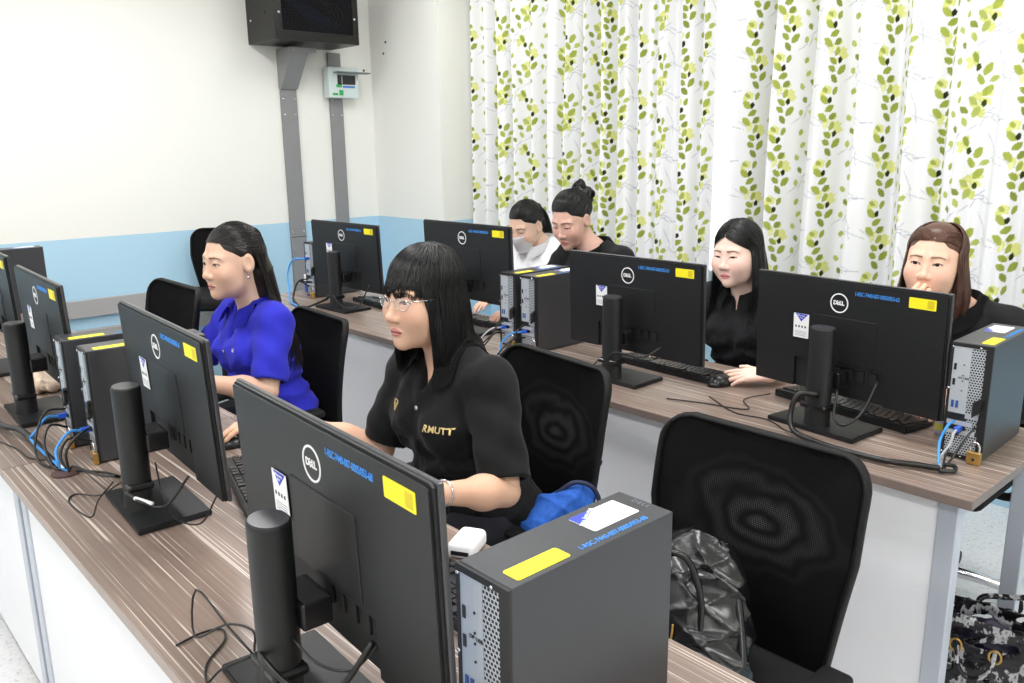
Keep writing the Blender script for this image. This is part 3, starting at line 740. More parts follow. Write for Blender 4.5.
def mouse(x, y, rz, label, mat='plastic_gloss'):
    r = thing('computer_mouse', label, 'mouse', (x, y, DESK), math.radians(rz), 'computer mice')
    bm = B(); sphere(bm, (0, 0, 0.0), 1.0, 0, 24, (0.031, 0.055, 0.036))
    geom = bmesh.ops.bisect_plane(bm, geom=list(bm.verts)+list(bm.edges)+list(bm.faces), plane_co=(0, 0, 0.0005), plane_no=(0, 0, -1), clear_outer=True)
    bmesh.ops.holes_fill(bm, edges=[e for e in bm.edges if e.is_boundary]); obj('mouse_body', bm, mat, r, True)
    bm = B(); cyl(bm, (-0.003, 0.03, 0.030), (0.003, 0.03, 0.030), 0.007, n=14); obj('scroll_wheel', bm, 'key', r, True)
    return r
mouse(-2.050, 0.855, 175, 'black mouse under the right hand of the woman with glasses')
mouse(-1.475, 2.245, 170, 'black mouse beside the long-haired woman\'s hand')

# ------------------------------------------------------------------ office chairs
def chair(x, y, rz, label, ztop=0.95, w=0.47, arms=True, az_=0.0, net=True, lift=0.0, bmat='chair_frame'):
    r = thing('office_chair', label, 'chair', (x, y, 0), math.radians(rz), 'black mesh office chairs')
    zb, zt = 0.43+lift, ztop
    def hw(v):
        k = min(1.0, v*1.0)
        s = 0.76 + 0.24*min(1, (k/0.62))**0.9 if k < 0.62 else 1.0
        return w/2*s
    def yoff(x_, v): return 0.225 + 0.05*(v-0.35)**2*2.0 + 0.012*v - 0.045*(abs(x_)/(w/2))**2.0
    Hh = zt-zb; rc = 0.06
    def half(v):
        z = v*Hh; h = hw(v)
        if z > Hh-rc: h = h - rc + math.sqrt(max(0, rc*rc-(z-(Hh-rc))**2))
        if z < rc*0.8: h = h - rc*0.8 + math.sqrt(max(0, (rc*0.8)**2-(rc*0.8-z)**2))
        return h
    vs = [0.0, 0.01, 0.03, 0.06, 0.1] + [0.1+0.76*i/16 for i in range(1, 17)] + [0.90, 0.93, 0.96, 0.98, 0.993, 1.0]
    def panel(off, shrink):
        bm = B(); rows = []; nu = 26
        for v in vs:
            h = max(half(v)-shrink, 0.002); vv = min(max(v, shrink/Hh), 1-shrink/Hh)
            rows.append([bm.verts.new(((-1+2*i/nu)*h, yoff((-1+2*i/nu)*h, vv)+off, zb+vv*Hh)) for i in range(nu+1)])
        for a, b in zip(rows, rows[1:]):
            for i in range(nu): bm.faces.new((a[i], a[i+1], b[i+1], b[i]))
        return bm
    bm = panel(0.003, 0.005)
    bmesh.ops.solidify(bm, geom=list(bm.faces), thickness=0.004)
    obj('backrest_net' if net else 'backrest_pad', bm, 'net' if net else 'fabric_black', r, True)
    # rim frame
    bm = B(); pts = []
    for v in vs: pts.append((-half(v)+0.006, v))
    for v in vs[::-1]: pts.append((half(v)-0.006, v))
    ring = [Vector((p[0], yoff(p[0], p[1])+0.006, zb+p[1]*Hh)) for p in pts]
    n = len(ring); cs = 10; rings = []
    for i in range(n):
        t_ = (ring[(i+1) % n]-ring[i-1]).normalized(); yv = Vector((0, 1, 0)); s = t_.cross(yv).normalized(); yv = s.cross(t_).normalized()
        rings.append([bm.verts.new(ring[i] + s*math.cos(2*PI*j/cs)*0.0065 + yv*math.sin(2*PI*j/cs)*0.012) for j in range(cs)])
    for i in range(n):
        a, b = rings[i], rings[(i+1) % n]
        for j in range(cs): bm.faces.new((a[j], a[(j+1) % cs], b[(j+1) % cs], b[j]))
    bmesh.ops.recalc_face_normals(bm, faces=bm.faces)
    obj('backrest_frame', bm, 'chair_frame', r, True)
    if net:
        bm = B(); tube(bm, [(-w*0.40, 0.235, 0.70+lift), (-w*0.2, 0.262, 0.70+lift), (w*0.2, 0.262, 0.70+lift), (w*0.40, 0.235, 0.70+lift)], 0.014, 8)
        obj('lumbar_bar', bm, 'chair_frame', r, True)
    bm = B(); tube(bm, [(0, 0.262, 0.70+lift), (0, 0.285, 0.60+lift), (0, 0.26, 0.48+lift), (0, 0.16, 0.415+lift), (0, 0.02, 0.405+lift)], 0.022, 10); obj('back_support', bm, 'chair_frame', r, True)
    bm = B(); box(bm, (-0.235, -0.24, 0.43+lift), (0.235, 0.20, 0.495+lift), 0, 0.028, 4); obj('seat', bm, 'fabric_black', r, True)
    bm = B(); box(bm, (-0.10, -0.10, 0.395+lift), (0.10, 0.10, 0.43+lift), 0, 0.01); obj('seat_mechanism', bm, 'chair_frame', r)
    bm = B(); cyl(bm, (0, 0, 0.13), (0, 0, 0.40+lift), 0.025, n=16); cyl(bm, (0, 0, 0.09), (0, 0, 0.14), 0.045, 0.03, n=16); obj('gas_column', bm, 'chair_frame', r, True)
    for k in range(5):
        a = 2*PI*k/5 + 0.3; dx, dy = math.cos(a), math.sin(a)
        bm = B(); tube(bm, [(0.03*dx, 0.03*dy, 0.105), (0.16*dx, 0.16*dy, 0.095), (0.28*dx, 0.28*dy, 0.075)], lambda t: 0.024-0.009*t, 8); lg = obj('base_leg', bm, bmat, r, True)
        bm = B(); cyl(bm, (0.28*dx-dy*0.022, 0.28*dy+dx*0.022, 0.028), (0.28*dx+dy*0.022, 0.28*dy-dx*0.022, 0.028), 0.028, n=16); cyl(bm, (0.28*dx, 0.28*dy, 0.03), (0.28*dx, 0.28*dy, 0.075), 0.008, n=8); obj('caster', bm, 'chair_frame', lg, True)
    if arms:
        for s in ((1,) if arms == 'R' else (-1, 1)):
            bm = B(); tube(bm, [(s*0.18, -0.02, 0.425+lift), (s*0.25, -0.02, 0.43+lift), (s*0.265, -0.02, 0.48+lift), (s*0.265, 0.02, 0.600+lift+az_)], 0.014, 8); ar = obj('armrest_post', bm, 'chair_frame', r, True)
            bm = B(); box(bm, (s*0.265-0.030, -0.10, 0.600+lift+az_), (s*0.265+0.030, 0.11, 0.624+lift+az_), 0, 0.010, 3); obj('armrest_pad', bm, 'chair_frame', ar, True)
    return r
chair(-0.865, 1.225, 0, 'empty black mesh office chair in the foreground with a leather bag on its seat', 0.925, 0.485, az_=-0.045)
chair(-1.600, 1.335, -7, 'black office chair the woman with glasses sits in', 0.945, 0.48)
chair(-2.800, 1.290, -4, 'black office chair the woman in blue sits in', 0.905, 0.48, net=False)
chair(-3.240, 0.93, 0, 'empty black office chair left of the woman in blue, facing the front row', 1.01, 0.50, net=False)
chair(-4.64, 1.93, 50, 'tall black chair against the blue wall, half hidden by the woman in blue', 1.06, 0.42, arms='R', net=False, lift=0.23)
chair(-3.10, 2.98, 0, 'black office chair under the woman in the white blouse', 0.90, 0.46, arms=False, net=False)
chair(-2.55, 2.78, 0, 'black office chair under the bun-haired woman', 0.90, 0.46, net=False)
chair(-1.74, 2.80, 0, 'black office chair under the long-haired woman in black', 0.90, 0.46, net=False)
chair(-1.00, 2.78, 0, 'black office chair under the brown-haired woman', 0.90, 0.46, net=False, bmat='chrome')
# ------------------------------------------------------------------ implicit surfaces
f32 = np.float32
def smin(a, b, k):
    h = np.clip(0.5 + 0.5*(b-a)/k, 0, 1); return b*(1-h) + a*h - k*h*(1-h)
def smax(a, b, k): return -smin(-a, -b, k)
def V3(*a): return np.array(a, f32)
def ell(P, c, r):
    r = V3(*r); p = P - V3(*c); k0 = np.linalg.norm(p/r, axis=1); k1 = np.linalg.norm(p/(r*r), axis=1)
    return k0*(k0-1)/np.maximum(k1, 1e-6)
def cap(P, a, b, ra, rb=None):
    rb = ra if rb is None else rb; a = V3(*a); b = V3(*b); ba = b-a
    t = np.clip(((P-a)@ba)/max(float(ba@ba), 1e-9), 0, 1)
    return np.linalg.norm(P-a-t[:, None]*ba, axis=1) - (ra+(rb-ra)*t)
def sph(P, c, r): return np.linalg.norm(P-V3(*c), axis=1)-r
CORN = np.array([(i, j, k) for i in (0, 1) for j in (0, 1) for k in (0, 1)])
EDG = [(a, b) for a in range(8) for b in range(a+1, 8) if np.abs(CORN[a]-CORN[b]).sum() == 1]
def snet(f, lo, hi, h):
    """surface nets over a narrow band; f maps (n,3) points to signed distances"""
    lo = np.array(lo, float); hi = np.array(hi, float); bs = 5
    nb = np.maximum(1, np.ceil((hi-lo)/(h*bs)).astype(int)); n = nb*bs
    bc = [lo[i] + (np.arange(nb[i])*bs + (bs-1)/2)*h for i in range(3)]
    G = np.stack(np.meshgrid(*bc, indexing='ij'), -1).reshape(-1, 3).astype(f32)
    d = f(G).reshape(nb); thr = 0.9*bs*h + 3*h
    act = np.abs(d) < thr
    S = np.repeat(np.repeat(np.repeat(np.where(d > 0, 1.0, -1.0).astype(f32), bs, 0), bs, 1), bs, 2)
    bi = np.argwhere(act); off = np.stack(np.meshgrid(*[np.arange(bs)]*3, indexing='ij'), -1).reshape(-1, 3)
    for s in range(0, len(bi), 4000):
        I = (bi[s:s+4000, None]*bs + off[None]).reshape(-1, 3)
        S[I[:, 0], I[:, 1], I[:, 2]] = f((lo + I*h).astype(f32))
    neg = S < 0
    c = np.zeros(n-1, np.int8)
    for o in CORN: c += neg[o[0]:n[0]-1+o[0], o[1]:n[1]-1+o[1], o[2]:n[2]-1+o[2]]
    cells = np.argwhere((c > 0) & (c < 8)); idx = -np.ones(n, np.int64); idx[cells[:, 0], cells[:, 1], cells[:, 2]] = np.arange(len(cells))
    vals = np.stack([S[cells[:, 0]+o[0], cells[:, 1]+o[1], cells[:, 2]+o[2]] for o in CORN], 1)
    acc = np.zeros((len(cells), 3)); cnt = np.zeros(len(cells))
    for a, b in EDG:
        va, vb = vals[:, a], vals[:, b]; m = (va < 0) != (vb < 0)
        t = va[m]/(va[m]-vb[m]); acc[m] += CORN[a] + t[:, None]*(CORN[b]-CORN[a]); cnt[m] += 1
    V = lo + (cells + acc/cnt[:, None])*h
    Q = []
    for ax in range(3):
        o = np.eye(3, dtype=int)[ax]; b_, c_ = [(1, 2), (2, 0), (0, 1)][ax]
        a0 = neg[:n[0]-o[0], :n[1]-o[1], :n[2]-o[2]]; a1 = neg[o[0]:, o[1]:, o[2]:]
        E = np.argwhere(a0 != a1)
        E = E[(E[:, b_] > 0) & (E[:, c_] > 0) & (E[:, b_] < n[b_]-1) & (E[:, c_] < n[c_]-1)]
        eb = np.eye(3, dtype=int)[b_]; ec = np.eye(3, dtype=int)[c_]
        q = np.stack([idx[tuple((E-eb-ec).T)], idx[tuple((E-ec).T)], idx[tuple(E.T)], idx[tuple((E-eb).T)]], 1)
        fl = ~a0[tuple(E.T)]; q[fl] = q[fl][:, ::-1]; q = q[(q >= 0).all(1)]
        Q.append(q)
    return V, np.concatenate(Q)
def col_mesh(name, V, Q, C=None):
    me = np_mesh(name, V, Q)
    if C is not None:
        ca = me.color_attributes.new('Col', 'FLOAT_COLOR', 'POINT')
        ca.data.foreach_set('color', np.concatenate([nlin(C), np.ones((len(V), 1))], 1).astype(np.float32).ravel())
    return me
def join(parts):
    V = []; Q = []; C = []; o = 0
    for v, q, c in parts:
        V.append(v); Q.append(q+o); C.append(c); o += len(v)
    return np.concatenate(V), np.concatenate(Q), np.concatenate(C)

def ridg(P, s, seed):
    r = np.random.default_rng(seed); o = 0
    for k in range(5):
        d = nrm(r.normal(size=3))*s*(1+0.7*k); o = o + (1-np.abs(np.sin(P@d.astype(f32) + 1.8*np.sin(P@(nrm(r.normal(size=3))*s*0.6).astype(f32)) + k)))**3/(1+0.6*k)
    return o
# ------------------------------------------------------------------ head
def head_sdf(q, o):
    """q in the head frame: x to the person's right, y forward, z up"""
    fat = o.get('fat', 0.0); lid = o.get('lid', 1.0); mouth = o.get('mouth', 0.0)
    s = np.abs(q); s[:, 1:] = q[:, 1:]                       # mirrored in x
    d = smin(ell(q, (0, -0.018, 0.035), (0.076, 0.093, 0.087)), ell(q, (0, 0.018, -0.022), (0.066+fat, 0.066, 0.092)), 0.03)
    d = smin(d, ell(q, (0, 0.026, -0.066), (0.050+fat, 0.054, 0.044)), 0.03)
    d = smin(d, sph(q, (0, 0.070, -0.099), 0.0155), 0.028)
    d = smin(d, sph(s, (0.037, 0.056, -0.030), 0.024+fat*0.7), 0.03)
    d = smin(d, cap(s, (0.014, 0.078, 0.023), (0.044, 0.066, 0.022), 0.007), 0.018)
    d = smax(d, -sph(s, (0.0315, 0.104, 0.006), 0.0195), 0.016)
    d = smin(d, cap(q, (0, 0.078, 0.014), (0, 0.097, -0.030), 0.0055, 0.0085), 0.013)
    d = smin(d, sph(q, (0, 0.0985, -0.034), 0.0095), 0.010)
    d = smin(d, sph(s, (0.0125, 0.0905, -0.038), 0.0075), 0.007)
    d = smax(d, -ell(s, (0.0062, 0.099, -0.0465), (0.0032, 0.005, 0.0035)), 0.002)
    d = smin(d, sph(s, (0.0315, 0.0690, 0.003), 0.0145), 0.006)                     # lids
    lidz = 0.002 - 0.0035*(1-lid)
    xx = s[:, 0]-0.0315
    sl = ell(np.stack([xx, q[:, 1]-0.088, q[:, 2]-lidz + xx*xx*12 - xx*0.10], 1), (0, 0, 0), (0.0135, 0.022, 0.0015+0.0034*lid))
    d = smax(d, -sl, 0.0012)
    # lips
    up_ = ell(np.stack([q[:, 0], q[:, 1]-0.0835 + 6*q[:, 0]**2, q[:, 2]+0.0655 + 5*q[:, 0]**2], 1), (0, 0, 0), (0.022, 0.0085, 0.0050))
    lo_ = ell(np.stack([q[:, 0], q[:, 1]-0.0825 + 6*q[:, 0]**2, q[:, 2]+0.0745+mouth - 4*q[:, 0]**2], 1), (0, 0, 0), (0.019, 0.0085, 0.0058))
    d = smin(d, smin(up_, lo_, 0.002), 0.006)
    d = smax(d, -ell(np.stack([q[:, 0], q[:, 1]-0.095, q[:, 2]+0.0700+mouth/2 + 3*q[:, 0]**2], 1), (0, 0, 0), (0.021, 0.013, 0.0009+mouth/2)), 0.0015)
    d = smin(d, 1.0*ell(q, (0, 0.068, -0.086), (0.016, 0.012, 0.007))+0.004, 0.01)
    # ears
    a = 0.30; ex = s[:, 0]-0.0775; ey = q[:, 1]+0.012; ez = q[:, 2]+0.004
    e = np.stack([ex*math.cos(a)+ey*math.sin(a), -ex*math.sin(a)+ey*math.cos(a)+0.0*ez, ez], 1)
    ear = ell(e, (0, 0, 0), (0.0075, 0.019, 0.031)); ear = smax(ear, -ell(e, (0.008, 0.003, 0.003), (0.006, 0.011, 0.020)), 0.003)
    return d if o.get('ears_hidden') else smin(d, ear, 0.006)
def head_col(q, o):
    sk = np.array(o['skin'], float); n = len(q); C = np.tile(sk, (n, 1)); x = np.abs(q[:, 0]); y = q[:, 1]; z = q[:, 2]
    def lay(w, c):
        w = np.clip(w, 0, 1)[:, None]; C[:] = C*(1-w) + np.array(c, float)*w
    blush = np.exp(-((x-0.040)**2/0.0004 + (z+0.025)**2/0.0004))*(y > 0.03)
    lay(blush*0.35, (sk[0], sk[1]-28, sk[2]-24))
    mo = o.get('mouth', 0.0)
    lipw = 1-np.clip(((x/0.0225)**2 + ((z+0.0695+mo/2)/(0.0105*(1-0.25*(x/0.022)**2)+mo/2))**2), 0, 4)
    lay((lipw*4)*(y > 0.06), o.get('lips', (198, 118, 114)))
    lay((np.abs(z+0.070+mo/2+3*x*x) < 0.0011+mo/2)*(x < 0.019)*(y > 0.06)*0.8, (96, 40, 40))
    zb = 0.0225 + 0.10*(x-0.014) - 5.2*np.maximum(x-0.030, 0)**2*3 + o.get('brow', 0.0)
    bw = np.clip(1.25-np.abs(z-zb)/(0.0030-0.03*np.maximum(x-0.02, 0)), 0, 1)*(x > 0.012)*(x < 0.052)*(y > 0.03)
    lay(bw*0.8, o.get('browc', (58, 42, 38)))
    lid = o.get('lid', 1.0); lidz = 0.002 - 0.0035*(1-lid); xx = x-0.0315
    zz = z-lidz+xx*xx*12-xx*0.10; h = (0.0015+0.0034*lid)*np.sqrt(np.clip(1-(xx/0.0150)**2, 0, 1))
    lash = (np.abs(zz-h-0.0006) < 0.0016)*(np.abs(xx) < 0.0155)*(y > 0.05)
    lay(lash*0.9, (34, 24, 24))
    lay((zz < h)*(zz > -h)*(np.abs(xx) < 0.014)*(y > 0.05)*(0.25), (150, 90, 80))
    return C

def hand_sdf(P, w, dr, bk, side, curl, thumb=0.0, sc=0.94, spread=1.0):
    X = Vector(dr).normalized(); Z = Vector(bk); Z = (Z - X*Z.dot(X)).normalized(); Y = Z.cross(X)*side
    Rm = np.array([X, Y, Z], f32); q = ((P-V3(*w))@Rm.T)/sc
    d = None
    ys = (0.027, 0.009, -0.009, -0.025); L = (0.068, 0.077, 0.071, 0.056)
    for i in range(4):
        a = (0.006, ys[i]*0.55, 0); b = (0.083-0.004*abs(i-1), ys[i], 0.0)
        m = cap(q, a, b, 0.0135, 0.0108); d = m if d is None else smin(d, m, 0.012)
    d = smin(d, ell(q, (0.035, 0.018, -0.007), (0.03, 0.017, 0.014)), 0.012)
    for i in range(4):
        p = np.array([0.083-0.004*abs(i-1), ys[i], 0.0]); ang = 0.0; sp = ys[i]*2.6*spread; fin = None
        c = curl[i] if isinstance(curl, (list, tuple)) else curl
        for k, (fr, bend) in enumerate(((0.45, 0.75), (0.30, 1.1), (0.25, 0.8))):
            ang += bend*c; v = np.array([math.cos(ang)*math.cos(sp), math.sin(sp)*math.cos(ang*0.7), -math.sin(ang)])
            p2 = p + v*L[i]*fr; r = (0.0088, 0.0078, 0.0070, 0.0060)
            g = cap(q, p, p2, r[k]*(0.9 if i == 3 else 1), r[k+1]*(0.9 if i == 3 else 1)); fin = g if fin is None else smin(fin, g, 0.002); p = p2
        d = smin(d, fin, 0.0035)
    t0 = np.array([0.016, 0.020, -0.006]); t1 = t0+np.array([0.030, 0.022-0.006*thumb, -0.008-0.008*thumb]); t2 = t1+np.array([0.026, 0.010-0.018*thumb, -0.006-0.006*thumb]); t3 = t2+np.array([0.020, 0.002-0.014*thumb, -0.004])
    th = smin(smin(cap(q, t0, t1, 0.0135, 0.0105), cap(q, t1, t2, 0.0100, 0.0088), 0.004), cap(q, t2, t3, 0.0088, 0.0068), 0.003)
    return smin(d, th, 0.008)*sc

# ------------------------------------------------------------------ hair strands
def nrm(a): return a/np.maximum(np.linalg.norm(a, axis=-1, keepdims=True), 1e-9)
HC_, HR_ = np.array([0, -0.018, 0.035]), np.array([0.0825, 0.0995, 0.0935])
def strand_set(H, d0, d1, n1=9, lift=0.0, end=None, ctl=None, n2=9, jit=0.02, rs=1.0):
    """great arcs on the hair ellipsoid from d0 to d1 (head frame), then a curve to end (person frame)"""
    N = len(d0); d0 = nrm(d0); d1 = nrm(d1); th = np.arccos(np.clip((d0*d1).sum(1), -1, 1))[:, None, None]
    t = np.linspace(0, 1, n1)[None, :, None]
    sl = (np.sin((1-t)*th)*d0[:, None]+np.sin(t*th)*d1[:, None])/np.maximum(np.sin(th), 1e-4)
    rad = rs*(1 + lift*np.sin(PI*t) + rng.normal(0, jit, (N, 1, 1)) - 0.035*(t < 0.08))
    P = HC_ + sl*HR_*rad
    A = np.array(H.to_3x3()); P = P@A.T + np.array(H.translation)
    if end is not None:
        p0 = P[:, -1]; tan = nrm(P[:, -1]-P[:, -2])*0.035
        c = p0+tan if ctl is None else ctl
        u = np.linspace(0, 1, n2+1)[None, 1:, None]
        T = (1-u)**2*p0[:, None] + 2*u*(1-u)*c[:, None] + u*u*end[:, None]
        P = np.concatenate([P, T], 1)
    return P
def strands_mesh(sets, sdf, r=0.0011, margin=0.003, wave=0.0012):
    VV = []; QQ = []; base = 0
    for P in sets:
        N, K, _ = P.shape
        if sdf is not None:
            for it in range(3):
                f = P.reshape(-1, 3).astype(f32); d = sdf(f); m = d < margin
                if m.any():
                    fm = f[m]; e = 1e-3
                    g = np.stack([sdf(fm+V3(e, 0, 0))-sdf(fm-V3(e, 0, 0)), sdf(fm+V3(0, e, 0))-sdf(fm-V3(0, e, 0)), sdf(fm+V3(0, 0, e))-sdf(fm-V3(0, 0, e))], 1)
                    f[m] = fm + nrm(g)*(margin - d[m])[:, None]*0.9
                P = f.reshape(N, K, 3).astype(float)
            P[:, 1:-1] = 0.5*P[:, 1:-1] + 0.25*(P[:, :-2]+P[:, 2:])
        t = np.linspace(0, 1, K)[None, :, None]
        P = P + wave*np.sin(t*rng.uniform(4, 12, (N, 1, 1)) + rng.uniform(0, 6.28, (N, 1, 3)))*t
        T = nrm(np.gradient(P, axis=1)); ref = np.tile(np.array([0.3, 0.9, 0.2]), (N, K, 1)); S = nrm(np.cross(T, ref)); Uv = np.cross(S, T)
        R = r*np.interp(np.linspace(0, 1, K), [0, 0.1, 0.75, 1], [0.8, 1, 0.9, 0.15])[None, :, None]*rng.uniform(0.7, 1.4, (N, 1, 1))
        ring = np.stack([P + R*(S*math.cos(a)+Uv*math.sin(a)) for a in (0, 2*PI/3, 4*PI/3)], 2)     # N,K,3,3
        VV.append(ring.reshape(-1, 3)); I = np.arange(N*K*3).reshape(N, K, 3)+base; base += N*K*3
        for j in range(3):
            QQ.append(np.stack([I[:, :-1, j], I[:, :-1, (j+1) % 3], I[:, 1:, (j+1) % 3], I[:, 1:, j]], -1).reshape(-1, 4))
    return np.concatenate(VV), np.concatenate(QQ)
def U(a, b, n): return rng.uniform(a, b, n)

def project(bm_me_obj_bvh, center, rx, uz, pts, lift=0.0012, depth=0.25):
    """put flat points (x along rx, y along uz) on a surface seen along -y (person frame)"""
    out = []
    fwd = Vector((0, 1, 0))
    for p in pts:
        o = Vector(center) + Vector(rx)*p[0] + Vector(uz)*p[1] + fwd*depth
        h = bm_me_obj_bvh.ray_cast(o, -fwd)
        out.append((h[0] + h[1]*(lift+p[2])) if h[0] is not None else o - fwd*depth)
    return out

def person(world, label, o):
    """o: joints in world coordinates; the person faces -Y (local +y)"""
    X0, Y0 = world
    def L(p): return np.array([-(p[0]-X0), -(p[1]-Y0), p[2]])
    root = thing('person', label, 'person', (X0, Y0, 0), PI)
    hc = L(o['head']); yaw, pit, rol = [math.radians(a) for a in o.get('hrot', (0, 0, 0))]
    H = Matrix.Translation(hc) @ Matrix.Rotation(yaw, 4, 'Z') @ Matrix.Rotation(-pit, 4, 'X') @ Matrix.Rotation(rol, 4, 'Y')
    A = np.array(H.to_3x3(), f32); hs = o.get('hs', 1.0)
    def toH(P): return ((P-hc.astype(f32))@A)/hs
    def fromH(p): return hc + (A@np.array(p, float))*hs
    sc = L(o['sh']); ws = o.get('ws', 0.155); zs = sc[2]
    nb = sc + np.array([0, -0.012, 0.035]); nt = fromH((0, -0.030, -0.060))
    Sh = {s: sc + np.array([s*ws, 0, -0.012]) for s in (-1, 1)}        # +1 = person's right
    El = {1: L(o['elR']), -1: L(o['elL'])}; Wr = {1: L(o['wrR']), -1: L(o['wrL'])}
    build = o.get('build', 1.0)
    def torso(P, g=0.0):
        d = ell(P, (0, -0.01, 0.57), (0.172*build+g, 0.125+g, 0.12+g))
        d = smin(d, ell(P, (sc[0]*0.5, sc[1]*0.45+0.005, 0.5*(0.57+zs)-0.02), (0.138*build+g, 0.108*build+g, 0.17+g)), 0.06)
        d = smin(d, ell(P, (sc[0], sc[1]-0.005, zs-0.125), (0.150*build+g, 0.100+g, 0.145+g)), 0.05)
        d = smin(d, cap(P, sc+np.array([-ws*0.93, -0.005, -0.022]), sc+np.array([ws*0.93, -0.005, -0.022]), 0.045+g), 0.05)
        d = smin(d, cap(P, nb+np.array([-0.02, 0, 0.01]), sc+np.array([-ws*0.8, -0.01, 0.0]), 0.030+g, 0.022+g), 0.045)
        d = smin(d, cap(P, nb+np.array([0.02, 0, 0.01]), sc+np.array([ws*0.8, -0.01, 0.0]), 0.030+g, 0.022+g), 0.045)
        for s in (-1, 1): d = smin(d, sph(P, sc+np.array([s*0.068, 0.066, -0.135]), 0.052+g), 0.05)
        return d
    neck_r = o.get('neck', 0.050)
    def neck(P): return cap(P, nb-np.array([0, 0, 0.05]), nt, neck_r+0.006, neck_r)
    def headneck(P):
        q = toH(P); return smin(head_sdf(q, o)*hs, neck(P), 0.022)
    parts = []; sk = np.array(o['skin'], float)
    hh = o.get('h', 0.0022)
    V, Q = snet(headneck, np.minimum(hc-0.135, nb-0.075), np.maximum(hc+0.150, nb+0.075), hh)
    parts.append((V, Q, head_col(toH(V.astype(f32)), o)))
    def trunk(P):
        d = smin(torso(P, -0.007), neck(P), 0.03)
        for s in (-1, 1):
            d = smin(d, cap(P, Sh[s], El[s], 0.044, 0.036), 0.03)
            kn = np.array([s*0.115, 0.40, 0.50]); an = np.array([s*0.11, 0.36, 0.09])
            d = smin(d, cap(P, (s*0.085, 0.01, 0.53), kn-np.array([0, 0, 0.01]), 0.062, 0.045), 0.01)
            d = smin(d, cap(P, kn, an, 0.045, 0.034), 0.01)
            d = smin(d, cap(P, an, an+np.array([0, 0.13, -0.05]), 0.034, 0.026), 0.02)
        return d
    lo = np.minimum(np.array([-0.28, -0.2, 0.0]), np.minimum(El[1], El[-1])-0.06); hi = np.maximum(np.array([0.28, 0.56, zs+0.10]), np.maximum(El[1], El[-1])+0.06)
    V, Q = snet(trunk, lo, hi, 0.009); parts.append((V, Q, np.tile(sk, (len(V), 1))))
    hands = o.get('hands', {})
    for s in (-1, 1):
        hd = hands.get(s, dict(dir=(0, 1, -0.1), back=(0, 0.1, 1), curl=0.35))
        dr = Vector((-hd['dir'][0], -hd['dir'][1], hd['dir'][2])) if hd.get('world') else Vector(hd['dir'])
        bk = Vector((-hd['back'][0], -hd['back'][1], hd['back'][2])) if hd.get('world') else Vector(hd['back'])
        w = Wr[s]; e = El[s]
        def arm(P, w=w, e=e, s=s, hd=hd, dr=dr, bk=bk):
            m = e+(w-e)*0.35
            d = smin(cap(P, e, m, 0.037, 0.036), cap(P, m, w, 0.035, 0.0235), 0.03)
            return smin(d, hand_sdf(P, w, dr, bk, s*hd.get('flip', 1), hd.get('curl', 0.35), hd.get('thumb', 0.0), 0.94, hd.get('spread', 1.0)), 0.012)
        lo = np.minimum(np.minimum(w, e)-0.06, w+np.array(dr.normalized())*0.19-0.075); hi = np.maximum(np.maximum(w, e)+0.06, w+np.array(dr.normalized())*0.19+0.075)
        V, Q = snet(arm, lo, hi, hd.get('h', 0.0028)); parts.append((V, Q, np.tile(sk+np.array([2, -2, -4]), (len(V), 1))))
    V, Q, C = join(parts)
    body = obj('body', col_mesh('body', V, Q, C), 'skin', root, True)
    # eyes
    for s in (-1, 1):
        bm = B(); n = 20; R = 0.0122; c = Vector((s*0.0315, 0.0690, 0.0018)); gz = o.get('gaze', (0.0, -0.15))
        g = Vector((gz[0], 1, gz[1])).normalized(); q_ = g.to_track_quat('Z', 'Y')
        rings = []
        for k in range(11):
            a = PI*k/10*0.62
            if k in (0,): continue
            rings.append([bm.verts.new(c + (q_ @ Vector((math.sin(a)*math.cos(2*PI*j/n), math.sin(a)*math.sin(2*PI*j/n), math.cos(a))))*R) for j in range(n)])
        top = bm.verts.new(c + (q_ @ Vector((0, 0, 1)))*R)
        for j in range(n): bm.faces.new((top, rings[0][j], rings[0][(j+1) % n])).material_index = 2
        for k, (a, b) in enumerate(zip(rings, rings[1:])):
            for j in range(n): bm.faces.new((a[j], b[j], b[(j+1) % n], a[(j+1) % n])).material_index = 2 if k < 0 else (1 if k < 2 else 0)
        for v in bm.verts: v.co = H @ (v.co*hs)
        obj('eye', bm, ['eye_white', 'iris', 'pupil'], root, True)
    # ---- shirt
    cl = o['shirt']; sl = cl.get('sleeve', 0.75); gz_ = cl.get('grow', 0.013)
    def shirt(P):
        wr = 0.0040*np.sin(P[:, 2]*52+P[:, 0]*38)*np.sin(P[:, 0]*31+2) + 0.0030*np.sin(P[:, 0]*70-P[:, 2]*44+P[:, 1]*30)
        wr += 0.007*np.exp(-((P[:, 2]-0.70)/0.09)**2)*np.sin(P[:, 2]*95+np.sin(P[:, 0]*14)*2.2)
        wr -= 0.0060*(ridg(P*V3(1, 1, 1.5), 21, int(abs(X0)*100))-0.9)*np.clip((zs-0.05-P[:, 2])/0.12, 0, 1)
        d = torso(P, gz_) + wr
        for s in (-1, 1):
            e = El[s]; S = Sh[s]; en = S+(e-S)*min(sl, 1.0)
            ax = (e-S)/np.linalg.norm(e-S); tt = (P-S.astype(f32))@ax.astype(f32)
            fold = 0.0055*np.sin(tt*62+P[:, 0]*25)*np.sin(P[:, 1]*40)
            k = cap(P, S+np.array([-s*0.01, 0, -0.003]), en+ax*0.03*(sl <= 1), 0.058, cl.get('cuff', 0.058)) + fold
            if sl <= 1:
                k = smax(k, tt-np.linalg.norm(en-S), 0.004)
                k = smax(k, -smax(cap(P, en-ax*0.03, en+ax*0.2, 0.047), -(tt-np.linalg.norm(en-S)+0.035), 0.004), 0.003)
            d = smin(d, k, 0.035)
